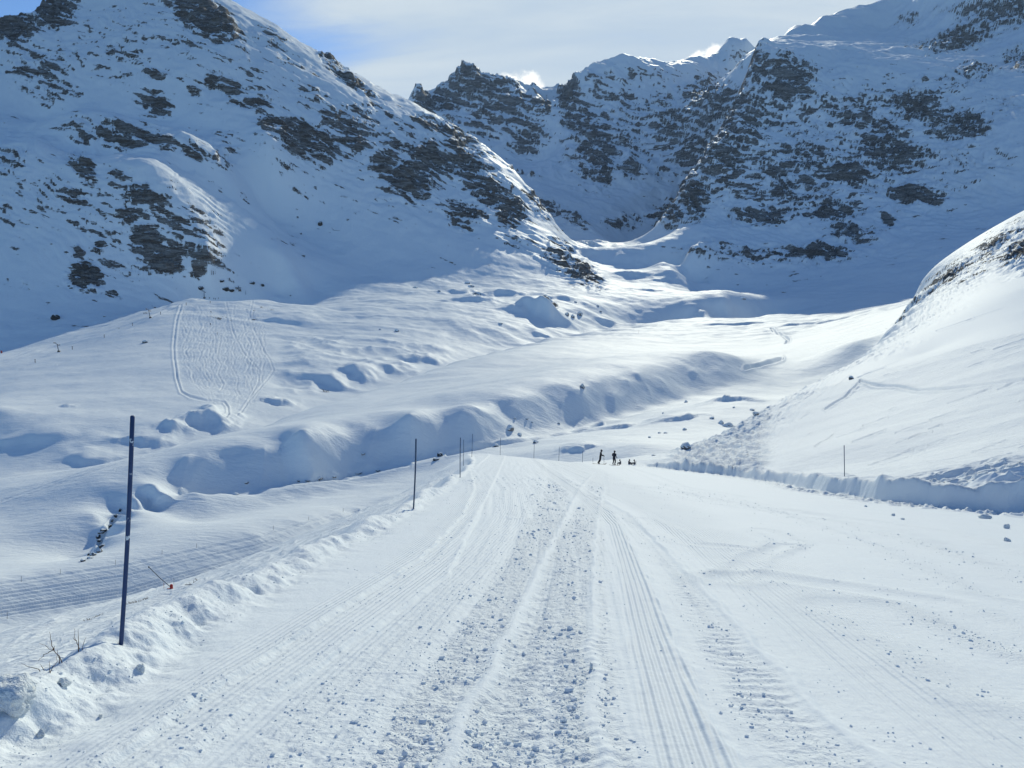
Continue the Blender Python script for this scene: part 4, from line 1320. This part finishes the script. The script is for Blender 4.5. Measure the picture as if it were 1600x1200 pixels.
for b in [(1137, 666, 22, 9, 'long flat slab boulder tilted up beside the right slide debris', None, None, -.35), (1127, 662, 11, 8, 'squat boulder just above and left of the long tilted slab'), (1113, 654, 10, 5, 'small boulder up the valley from the squat one by the slab'),
          (1073, 701, 22, 12, 'wide snow covered boulder behind the ploughed bank at the right', M_stone_s), (1070, 672, 8, 5, 'small pointed boulder in the smooth valley snow, between the wide snowy one and the slab'),
          (1030, 677, 7, 3, 'low stone, the left of a close pair in the valley snow'), (1040, 677, 7, 3, 'low stone, the right of a close pair in the valley snow'), (1015, 684, 5, 4, 'single dark stone just up the valley from the two standing skiers'),
          (1022, 712, 10, 3, 'flat dark stone close behind the right piste bank'), (1072, 629, 8, 6, 'boulder beside the valley stream below the shaded moraine end'), (1147, 637, 5, 3, 'little stone high in the valley near the slope edge'),
          (1036, 646, 5, 3, 'little stone halfway up the valley snow left of the stream boulder'), (1176, 641, 10, 4, 'flat dark stone touching the edge of the right slope'), (1181, 647, 13, 6, 'larger dark boulder on the edge of the right slope'),
          (797, 672, 15, 14, 'dark pyramid shaped boulder on the moraine bank'), (812, 680, 11, 8, 'smaller triangular boulder low right of the pyramid boulder'), (804, 654, 6, 4, 'small stone above the pyramid boulder'),
          (823, 655, 6, 4, 'small stone high right of the pyramid boulder'), (831, 660, 5, 3, 'tiny stone right of the triangular boulder'), (688, 713, 12, 7, 'dark stream boulder left of the marker pole group', M_stone_d), (681, 719, 13, 5, 'lower flat dark stream boulder left of the marker pole group', M_stone_d),
          (775, 698, 16, 6, 'snow domed boulder on the stream behind the crest', M_stone_s), (837, 692, 12, 5, 'snow domed boulder on the stream further right along the crest', M_stone_s), (368, 773, 10, 6, 'lone snow capped block on the lip of the shaded stream bank'),
          (910, 606, 8, 12, 'narrow upright block on the moraine crest casting a pointed shadow'), (873, 662, 6, 4, 'small stone low on the moraine bank at its right'),
          (620, 518, 9, 7, 'dark round boulder alone on the open hillside'), (594, 515, 5, 3, 'small stone left of the dark round hillside boulder'), (886, 493, 8, 8, 'left one of three grey boulders in a row beside the snowy knoll'),
          (895, 496, 9, 8, 'middle one of three grey boulders in a row beside the snowy knoll'), (906, 492, 13, 9, 'right and largest of three grey boulders beside the snowy knoll'), (899, 472, 6, 3, 'small stone above the three grey boulders'),
          (934, 478, 6, 3, 'small stone right of and above the three grey boulders'), (938, 487, 7, 3, 'small flat stone right of the three grey boulders'), (1161, 467, 13, 4, 'flat stone at the foot of the right mountain shadow'),
          (1225, 457, 9, 3, 'small stone inside the shadow edge of the right mountain'), (782, 506, 8, 4, 'small stone just left of the snowy knoll foot'), (730, 443, 10, 5, 'upper dark stone at the shadow edge of the left mountain'),
          (736, 448, 14, 5, 'wide dark stone at the shadow edge of the left mountain'), (648, 450, 10, 4, 'flat stone on the sunlit snow below the left mountain'), (686, 455, 7, 3, 'small flat stone right of the flat sunlit one'),
          (85, 499, 17, 11, 'dark boulder with a snow cap in the shade left of the drag lift', M_stone_d), (500, 352, 9, 8, 'single dark boulder high on the shaded snow face', M_stone_d), (226, 536, 9, 6, 'snow covered lump on the brow below the drag lift', M_stone_s),
          (163, 495, 5, 4, 'small stone at the shadow edge above the drag lift'), (352, 453, 14, 6, 'dark rock below the top station of the drag lift, on its left', M_stone_d), (393, 443, 11, 5, 'dark rock right of and above the top lift station', M_stone_d), (410, 447, 7, 5, 'small dark rock farthest right above the lift station', M_stone_d),
          (346, 440, 10, 4, 'dark rock on the little snow cone beside the lift', M_stone_d), (312, 451, 12, 6, 'dark rock at the left foot of the little snow cone', M_stone_d), (361, 455, 11, 5, 'flat dark rock directly left of the lift station', M_stone_d),
          (470, 366, 4, 3, 'tiny stone on the shaded face left of the single dark boulder', M_stone_d), (567, 710, 10, 4, 'snow lump on the shaded stream bank', M_stone_s), (385, 755, 9, 5, 'triangular snow lump on the lower left of the shaded bank', M_stone_s),
          (1330, 592, 10, 6, 'snow block fallen on the edge of the right slope', M_stone_s), (1176, 412, 6, 4, 'small stone on the sunlit tongue below the right mountain')]:
    px, py, w, h, lb = b[:5]
    boulder(px, py, w, h, lb, b[5] if len(b) > 5 else None, tilt=(b[7] if len(b) > 7 else None))
_r = random.Random(21)
for (px, py) in [(131, 876), (136, 873), (141, 871), (147, 867), (152, 862), (155, 855), (154, 848), (156, 842), (159, 836), (163, 829), (168, 822), (174, 815), (181, 808), (188, 802)]:
    boulder(px + _r.uniform(-3.5, 3.5), py + _r.uniform(-3, 3), _r.uniform(4, 13), _r.uniform(3, 8), 'dark wet rock lining the open stream cut behind the thick blue pole', M_stone_d, seed=_r.randint(0, 999), group='dark rocks along the stream cut')
for k, (px, py) in enumerate([(466, 752), (480, 751), (500, 749), (522, 746), (560, 740), (590, 736)]):
    boulder(px, py, _r.uniform(8, 14), _r.uniform(3, 5), 'snow domed stone along the half buried stream below the shaded bank', M_stone_s, seed=_r.randint(0, 999), group='snowy stones along the buried stream')

# ---- snow blocks beside the piste
M_block = snow_block_mat()
for (px, py, w, h, lb, sd) in [(12, 1104, 84, 50, 'large rounded block of snow at the left edge of the picture', 4), (32, 1112, 26, 16, 'fist sized snow chunk at the foot of the large snow block', 7), (63, 1150, 13, 11, 'lone round snow chunk on the inner slope of the left bank', 9),
                               (157, 1121, 7, 7, 'small snow chunk lying on the groomed snow below the left bank', 11), (98, 1072, 24, 14, 'broken snow slab on the crest of the left bank, right of the large block', 12), (220, 1048, 16, 12, 'snow lump at the lower edge of the left bank near the thick pole', 13),
                               (1575, 846, 12, 6, 'grey snow chunk at the right picture edge on the piste', 15), (1574, 826, 10, 8, 'round snow ball below the drifted end of the right bank', 16), (1396, 806, 7, 4, 'snow chunk at the foot of the right cut bank', 17),
                               (1411, 812, 8, 3, 'second snow chunk at the foot of the right cut bank, a little nearer', 18), (1353, 792, 5, 3, 'small snow chunk at the foot of the middle of the right bank', 19), (1540, 810, 22, 8, 'heap of crumbled snow at the right end of the cut bank', 20),
                               (918, 1158, 9, 7, 'cube of snow on the smooth ridge between two tracks', 31), (924, 1046, 7, 13, 'upright snow flake on the ridge between two tracks', 32)]:
    boulder(px, py, w, h, lb, M_block, seed=sd, name='snow_block', group='loose snow blocks', sink=.3)

# ---- loose crumbs of snow on the tracks: nobody could count them
def crumbs():
    rs = np.random.RandomState(3)
    N = 260000
    y = np.exp(rs.uniform(math.log(2.6), math.log(40), N))
    x = rs.uniform(-1, 1, N) * np.minimum(.75 * y, 9)
    ok = np.abs(x / y) < .75
    x, y = x[ok], y[ok]
    fi = (np.log(y) - ss[0])
    i = np.clip(np.searchsorted(ss, np.log(y)), 1, len(ss) - 1)
    j = np.clip(np.searchsorted(aa, x / y), 1, len(aa) - 1)
    r = roughA[i, j]
    cl_ = np.clip(gn((x / .5).astype(F32), (y / .7).astype(F32), 61) + .55, .05, 1.2)
    keep = rs.rand(len(x)) < np.clip(r, .03, 1) ** 1.5 * .30 * cl_
    x, y, i, j, r = x[keep], y[keep], i[keep], j[keep], r[keep]
    u = (np.log(y) - ss[i - 1]) / (ss[i] - ss[i - 1])
    t = (x / y - aa[j - 1]) / (aa[j] - aa[j - 1])
    z = (Zg[i - 1, j - 1] * (1 - t) + Zg[i - 1, j] * t) * (1 - u) + (Zg[i, j - 1] * (1 - t) + Zg[i, j] * t) * u
    n = len(x)
    size = (.0024 + .0045 * rs.rand(n) ** 2 + .013 * rs.rand(n) ** 12 * (r + .2)) * (1 + y / 24)
    ph = (1 + 5 ** .5) / 2
    ico = np.array([(-1, ph, 0), (1, ph, 0), (-1, -ph, 0), (1, -ph, 0), (0, -1, ph), (0, 1, ph), (0, -1, -ph), (0, 1, -ph), (ph, 0, -1), (ph, 0, 1), (-ph, 0, -1), (-ph, 0, 1)]) / 1.9
    tri = np.array([(0, 11, 5), (0, 5, 1), (0, 1, 7), (0, 7, 10), (0, 10, 11), (1, 5, 9), (5, 11, 4), (11, 10, 2), (10, 7, 6), (7, 1, 8), (3, 9, 4), (3, 4, 2), (3, 2, 6), (3, 6, 8), (3, 8, 9), (4, 9, 5), (2, 4, 11), (6, 2, 10), (8, 6, 7), (9, 8, 1)])
    v = ico[None] * (1 + rs.uniform(-.50, .40, (n, 12, 1))) * size[:, None, None] * np.stack([rs.uniform(.8, 1.5, n), rs.uniform(.8, 1.4, n), rs.uniform(.6, 1.0, n)], 1)[:, None]
    v[:, :, 0] += x[:, None]
    v[:, :, 1] += y[:, None]
    v[:, :, 2] += (z + size * .3)[:, None]
    f = tri[None] + (np.arange(n) * 12)[:, None, None]
    me = raw_mesh('snow_crumbs', v.reshape(-1, 3), f.reshape(-1, 3), 3)
    me.polygons.foreach_set('use_smooth', np.zeros(n * 20, bool))
    me.materials.append(M_snow)
    o = bpy.data.objects.new('snow_crumbs', me)
    C.objects.link(o)
    o['kind'] = 'stuff'
    o['label'] = 'loose crumbs of snow scattered over the tracks of the piste'
    print('crumbs', n)


crumbs()

# ---- drag lift on the far hillside
def tower(px, py, h, lean, label):
    x, y, z = spot(px, py, 650)
    root = empty('lift_tower', (x, y, z))
    tag(root, label, 'lift tower', 'drag lift towers')
    m = MB(); m.tube([(0, 0, -.6), (lean * h * .5, 0, h * .5), (lean * h, 0, h)], [.34, .28, .22], 10); m.build('mast', M_steel, root)
    m = MB(); m.box((0, 0, .35), 1.5, 1.4, 1.5); m.build('footing', M_wood, root)
    top = Vector((lean * h, 0, h))
    m = MB(); m.tube([top + Vector((-1.9, 0, .55)), top + Vector((0, 0, -.1)), top + Vector((1.5, 0, -1.2))], .17, 8); m.build('crossarm', M_steel, root)
    for dx, dz in ((-1.8, .5), (1.4, -1.15)):
        w = MB()
        w.tube([top + Vector((dx, -1.3, dz + .1)), top + Vector((dx, 1.3, dz + .1))], .10, 6)
        for q in (-1.1, -.4, .4, 1.1):
            w.tube([top + Vector((dx - .16, q, dz + .3)), top + Vector((dx + .16, q, dz + .3))], .34, 12)
        w.build('sheave_battery', M_steel, root)
    m = MB(); m.tube([top, top + Vector((-.25, 0, 1.1))], .07, 6); m.build('top_rod', M_steel, root)


tower(92, 550, 6.2, -.16, 'drag lift tower nearest to the left picture edge')
tower(235, 497, 7.0, -.18, 'drag lift tower halfway up to the top station')
tower(319, 466, 7.5, .03, 'drag lift tower beside the little snow cone at the top of the lift')
for px, py, lb in [(55, 566.5, 'grey post left of the lowest lift tower'), (113, 546, 'grey post just right of the lowest lift tower'), (163, 527.5, 'grey post midway between the lower two lift towers'), (207, 509, 'grey post just below the middle lift tower'),
                   (251, 491.5, 'grey post just right of the middle lift tower'), (291, 477, 'grey post shortly below the top of the lift')]:
    x, y, z = spot(px, py, 650)
    m = MB()
    m.tube([(0, 0, -.3), (.02, 0, 1.3), (.05, 0, 2.3)], [.22, .2, .18], 8)
    m.box((.05, 0, 2.15), .55, .3, .5)
    tag(m.build('lift_post', M_wood, None, None), lb, 'post', 'posts along the drag lift track').location = (x, y, z)
x, y, z = spot(2.5, 552, 600)
m = MB(); m.tube([(0, 0, -.2), (0, 0, .1), (0, 0, 2.0), (0, 0, 2.15)], [.5, .55, .55, .4], 12)
tag(m.build('padded_post', M_red, None, None), 'red padded post at the left picture edge on the lift track', 'post').location = (x, y, z)
x, y, z = spot(373, 455, 820)
root = empty('lift_station', (x, y, z))
tag(root, 'top return station of the drag lift with its braced steel masts', 'lift station')
k = y / FPX
for nm, p0, p1, r_ in [('mast', (0, 0, -.5), (0, 0, 8.2 * k), .35), ('mast', (-2.6 * k, 1, -.5), (-1.2 * k, .5, 6.2 * k), .28), ('mast', (3.4 * k, 1, -.5), (1.6 * k, .5, 5.8 * k), .28), ('beam', (-6 * k, 0, 4.2 * k), (4.5 * k, 0, 5.2 * k), .3), ('brace', (-4.5 * k, 0, 2.2 * k), (2.5 * k, .3, 6.2 * k), .2)]:
    m = MB(); m.tube([p0, p1], r_, 8); m.build(nm, M_steel, root)
m = MB(); m.tube([(-2.5 * k, 0, 5.4 * k), (-2.5 * k, 0, 5.9 * k)], 2.1, 20); m.build('bull_wheel', M_steel, root)
m = MB(); m.box((1.2 * k, .8, 1.3 * k), 3.2 * k, 2.2 * k, 2.8 * k); m.build('control_hut', M_wood, root)
for px_, py_, lb in [(357, 459, 'left steel stay post in front of the lift station'), (384, 465, 'right steel stay post in front of the lift station')]:
    x, y, z = spot(px_, py_ - 5, 800)
    m = MB(); m.tube([(0, 0, -.4), (0, 0, 3.0), (.4, 0, 4.6)], [.2, .17, .12], 8)
    tag(m.build('stay_post', M_steel, None, None), lb, 'post', 'stay posts by the lift station').location = (x, y, z)

# ---- people
M_black_suit = flat_mat('black_ski_suit', (0.012, 0.013, 0.018), .7, .3, 6)
M_navy_suit = flat_mat('dark_navy_ski_suit', (0.016, 0.02, 0.034), .7, .3, 6)
M_grey_suit = flat_mat('dark_grey_ski_suit', (0.085, 0.09, 0.105), .7, .3, 6)
M_skin = flat_mat('skin', (0.50, 0.30, 0.22), .55, .1, 30)
M_helmet = flat_mat('dark_helmet', (0.015, 0.015, 0.02), .3, .1, 10)
M_ski = flat_mat('dark_ski', (0.05, 0.05, 0.07), .4, .3, 3)


def figure(name, loc, rz, J, label, suit, scale=1.0, group=None, finger=True):
    """one continuous body grown along a skeleton; J gives the joints in metres, facing +X"""
    o_me = bpy.data.meshes.new(name)
    V, Ed, R = [], [], []

    def add(p, r, par=None):
        V.append(p); R.append(r)
        if par is not None:
            Ed.append((par, len(V) - 1))
        return len(V) - 1

    def chain(pts, par):
        for p, r in pts:
            par = add(p, r, par)
        return par
    pel = add(J['pelvis'], .155)
    ch = chain([(J['waist'], .135), (J['chest'], .165)], pel)
    nk = chain([(J['neck'], .068)], ch)
    hd = chain([(J['chin'], .078), (J['head'], .105), (J['crown'], .085)], nk)
    add(J['nose'], .026, hd - 1)
    for sd in ('l', 'r'):
        sh = chain([(J['shoulder_' + sd], .085), (J['elbow_' + sd], .058), (J['wrist_' + sd], .042)], ch)
        hand = add(J['hand_' + sd], .042, sh)
        if finger:
            hx, hy, hz = J['hand_' + sd]
            dx, dz = J.get('grip', (.05, -.03))
            for q, ln in zip((-.03, -.01, .01, .03), (.85, 1.0, .95, .75)):
                k1 = add((hx + dx * ln, hy + q, hz + dz * ln), .0125, hand)
                add((hx + dx * 1.3 * ln, hy + q, hz + dz * 3.0 * ln), .0105, k1)
            t1 = add((hx + .01, hy - .045, hz + .012), .014, hand)
            add((hx + .05, hy - .05, hz - .012), .011, t1)
        chain([(J['hip_' + sd], .115), (J['knee_' + sd], .076), (J['ankle_' + sd], .062), (J['toe_' + sd], .05)], pel)
    o_me.from_pydata([tuple(p) for p in V], Ed, [])
    o = bpy.data.objects.new(name, o_me)
    C.objects.link(o)
    sk = o.modifiers.new('skin', 'SKIN')
    for i, vtx in enumerate(o_me.skin_vertices[0].data if o_me.skin_vertices else []):
        pass
    if not o_me.skin_vertices:
        bpy.context.view_layer.objects.active = o
        bpy.ops.mesh.customdata_skin_add()
    for i, vtx in enumerate(o_me.skin_vertices[0].data):
        vtx.radius = (R[i], R[i])
        vtx.use_root = (i == 0)
    sk.use_smooth_shade = True
    sub = o.modifiers.new('sub', 'SUBSURF')
    sub.levels = sub.render_levels = 1
    o_me.materials.append(suit)
    o.location = loc
    o.rotation_euler = (0, 0, rz)
    o.scale = (scale,) * 3
    tag(o, label, 'person', group)
    h = Vector(J['head'])
    m = MB(); m.lump((h.x - .01, h.y, h.z + .05), .135, .125, .125, 2, .0, 16); m.build('helmet', M_helmet, o)
    m = MB(); m.lump((h.x + .075, h.y, h.z - .045), .05, .065, .075, 5, .05, 12); m.build('face', M_skin, o)
    m = MB(); m.tube([(h.x + .075, h.y - .08, h.z + .02), (h.x + .13, h.y - .03, h.z + .02), (h.x + .13, h.y + .03, h.z + .02), (h.x + .075, h.y + .08, h.z + .02)], .034, 8); m.build('goggles', M_ski, o)
    return o


stand1 = dict(pelvis=(-.03, 0, .93), waist=(-.02, 0, 1.10), chest=(.0, 0, 1.33), neck=(.05, 0, 1.50), chin=(.08, 0, 1.57), head=(.09, 0, 1.65), crown=(.08, 0, 1.75), nose=(.215, 0, 1.63),
              shoulder_l=(.0, .19, 1.41), elbow_l=(.06, .26, 1.13), wrist_l=(.28, .24, 1.06), hand_l=(.36, .23, 1.06), shoulder_r=(.0, -.19, 1.41), elbow_r=(.06, -.26, 1.13), wrist_r=(.28, -.24, 1.06), hand_r=(.36, -.23, 1.06),
              hip_l=(-.05, .10, .86), knee_l=(-.10, .12, .50), ankle_l=(-.34, .13, .12), toe_l=(-.16, .13, .05), hip_r=(-.05, -.10, .86), knee_r=(-.06, -.12, .50), ankle_r=(-.28, -.13, .12), toe_r=(-.10, -.13, .05))
stand2 = dict(pelvis=(-.02, 0, .90), waist=(-.02, 0, 1.07), chest=(.0, 0, 1.30), neck=(.03, 0, 1.47), chin=(.06, 0, 1.54), head=(.06, 0, 1.62), crown=(.05, 0, 1.72), nose=(.185, 0, 1.60),
              shoulder_l=(.0, .20, 1.38), elbow_l=(.03, .33, 1.12), wrist_l=(.22, .22, .98), hand_l=(.29, .2, .96), shoulder_r=(.0, -.20, 1.38), elbow_r=(-.06, -.33, 1.12), wrist_r=(.14, -.25, .95), hand_r=(.21, -.23, .93),
              hip_l=(-.04, .10, .83), knee_l=(.08, .13, .48), ankle_l=(-.10, .13, .12), toe_l=(.09, .13, .05), hip_r=(-.04, -.10, .83), knee_r=(.12, -.13, .48), ankle_r=(-.04, -.13, .12), toe_r=(.15, -.13, .05))
sit = dict(pelvis=(-.12, 0, .14), waist=(-.12, 0, .30), chest=(-.05, 0, .54), neck=(.02, 0, .70), chin=(.06, 0, .77), head=(.07, 0, .85), crown=(.06, 0, .94), nose=(.195, 0, .83),
           shoulder_l=(-.05, .19, .62), elbow_l=(.1, .26, .38), wrist_l=(.30, .20, .44), hand_l=(.37, .18, .45), shoulder_r=(-.05, -.19, .62), elbow_r=(.1, -.26, .38), wrist_r=(.30, -.20, .44), hand_r=(.37, -.18, .45),
           hip_l=(-.06, .11, .15), knee_l=(.30, .16, .42), ankle_l=(.55, .16, .08), toe_l=(.72, .16, .08), hip_r=(-.06, -.11, .15), knee_r=(.32, -.16, .40), ankle_r=(.58, -.16, .08), toe_r=(.75, -.16, .08))


def at_y(px, py, Y):
    a_, e_ = ray(px, py)
    x = float(a_) * Y
    return x, Y, ground(x, Y)


def ski(loc, rz, slope, label, ln=1.7):
    m = MB()
    n = 14
    b = 0
    for i in range(n + 1):
        t = i / n
        xx = -ln * .45 + ln * t
        zz = .012 + (.16 * ((t - .86) / .14) ** 2 if t > .86 else 0)
        w = .045 + .012 * abs(t - .5) * 2 - (.05 * ((t - .93) / .07) if t > .93 else 0)
        m.v += [Vector((xx, -w, zz)), Vector((xx, w, zz)), Vector((xx, w, zz + .022)), Vector((xx, -w, zz + .022))]
    for i in range(n):
        for q in range(4):
            a_, c_ = i * 4 + q, i * 4 + (q + 1) % 4
            m.f.append((a_, c_, c_ + 4, a_ + 4))
    m.f += [(3, 2, 1, 0), (n * 4, n * 4 + 1, n * 4 + 2, n * 4 + 3)]
    o = m.build('ski', M_ski, None, None)
    o.location = loc
    o.rotation_euler = (0, slope, rz)
    return tag(o, label, 'ski', 'skis under the standing skiers')


def ski_pole(top, foot, label):
    m = MB()
    T, Fo = Vector(top), Vector(foot)
    d = (Fo - T).normalized()
    m.tube([T - d * .06, T + d * .06], .018, 8)
    m.tube([T, Fo], [.011, .008], 6)
    m.tube([Fo - d * .1, Fo - d * .085], .05, 10)
    o = m.build('ski_pole', M_black, None, Fo)
    return tag(o, label, 'ski pole', 'ski poles of the standing skiers')


def skier(px, py, Y, J, rz, label, suit, who):
    x, y, z = at_y(px, py, Y)
    figure('person', (x, y, z + .03), rz, J, label, suit, group='skiers waiting on the crest')
    c_, s_ = math.cos(rz), math.sin(rz)

    def w(p):
        return Vector((x + p[0] * c_ - p[1] * s_, y + p[0] * s_ + p[1] * c_, z + .03 + p[2]))
    for sd, nm in (('l', 'far'), ('r', 'near')):
        f = Vector(J['ankle_' + sd]).lerp(Vector(J['toe_' + sd]), .5)
        p = w((f.x, f.y, 0))
        gx0, gx1 = ground(p.x - c_ * .6, p.y - s_ * .6), ground(p.x + c_ * .7, p.y + s_ * .7)
        ski((p.x, p.y, (gx0 + gx1) / 2 + .01), rz, -math.atan2(gx1 - gx0, 1.3), '%s ski under %s' % (nm, who))
        hnd = w(J['hand_' + sd])
        ft = w((J['hand_' + sd][0] + .10, J['hand_' + sd][1] * 1.35, 0))
        ft.z = ground(ft.x, ft.y) - .02
        ski_pole(hnd, ft, '%s ski pole held by %s' % (nm, who))


skier(938.5, 724, 93, stand1, .12, 'person in black standing side on with hands held forward, left of the standing two', M_black_suit, 'the left standing skier')
skier(959.5, 726, 91, stand2, .75, 'person in dark navy standing with bent knees, right of the standing two', M_navy_suit, 'the right standing skier')
for px, py, Y, rz, lb in [(969, 727, 95.5, 2.6, 'person in dark grey sitting low behind the crest, next to the right standing skier'), (983, 728, 96.0, .4, 'person in dark grey sitting behind the crest, middle one of three seated'),
                          (991.5, 728, 95.5, 2.9, 'person in dark grey sitting beside an upright stick, farthest right of three seated')]:
    x, y, z = at_y(px, py, Y)
    figure('person', (x, y, z - .10), rz, sit, lb, M_grey_suit, .72, 'people sitting behind the crest')
pole_at(993.7, 728, 993.7, 720, .022, 'thin upright stick beside the seated person farthest right', M_stick, 'marker_stick', Y=95.3, group=None, n=6)
# far skiers by the lift, too small to show more than their outline
far_p = [(321, 466.5, 'tiny person standing under the top lift tower', .3), (327.5, 467, 'tiny person just right of the top lift tower', 2.0), (334, 468, 'tiny person, left of a tight group of three by the lift top', 1.0), (336.5, 468.3, 'tiny person, middle of a tight group of three by the lift top', 2.8),
         (341.5, 467.5, 'tiny person, right of a tight group of three by the lift top', .2), (328.5, 473.5, 'tiny person just below the top of the groomed slope', 4.2), (329.8, 489, 'tiny skier high on the groomed slope with a long shadow', 4.4), (329, 508.5, 'tiny skier in the middle of the groomed slope', 4.9),
         (339.5, 523, 'tiny skier lowest on the groomed slope, at its brow', 3.6)]
for px, py, lb, rz in far_p:
    x, y, z = spot(px, py, 720)
    figure('person', (x, y, z), rz, stand2, lb, M_navy_suit, 1.15, 'tiny people around the drag lift', finger=False)

# ---- thin air
def haze(density):
    m, nt = new_mat('thin_mountain_haze')
    v = nt.nodes.new('ShaderNodeVolumePrincipled')
    v.inputs['Color'].default_value = (0.62, 0.80, 1.0, 1)
    v.inputs['Density'].default_value = density
    v.inputs['Anisotropy'].default_value = 0.2
    o_ = nt.nodes.new('ShaderNodeOutputMaterial')
    nt.links.new(v.outputs[0], o_.inputs['Volume'])
    x1 = float(np.abs(Xg).max()) + 60
    zlo, zhi = float(Zg.min()) - 1.0, float(Zg.max()) + 25
    b = MB(); b.box((0, 2150, (zlo + zhi) / 2), 2 * x1, 4700, zhi - zlo, 0, .01)
    o = b.build('haze', m, None, None, smooth=False)
    o['kind'] = 'stuff'
    o['label'] = 'thin bluish mountain air over the whole valley'


HAZE = 0.000022
if HAZE:
    haze(HAZE)

print('done', round(time.time() - T0, 1))
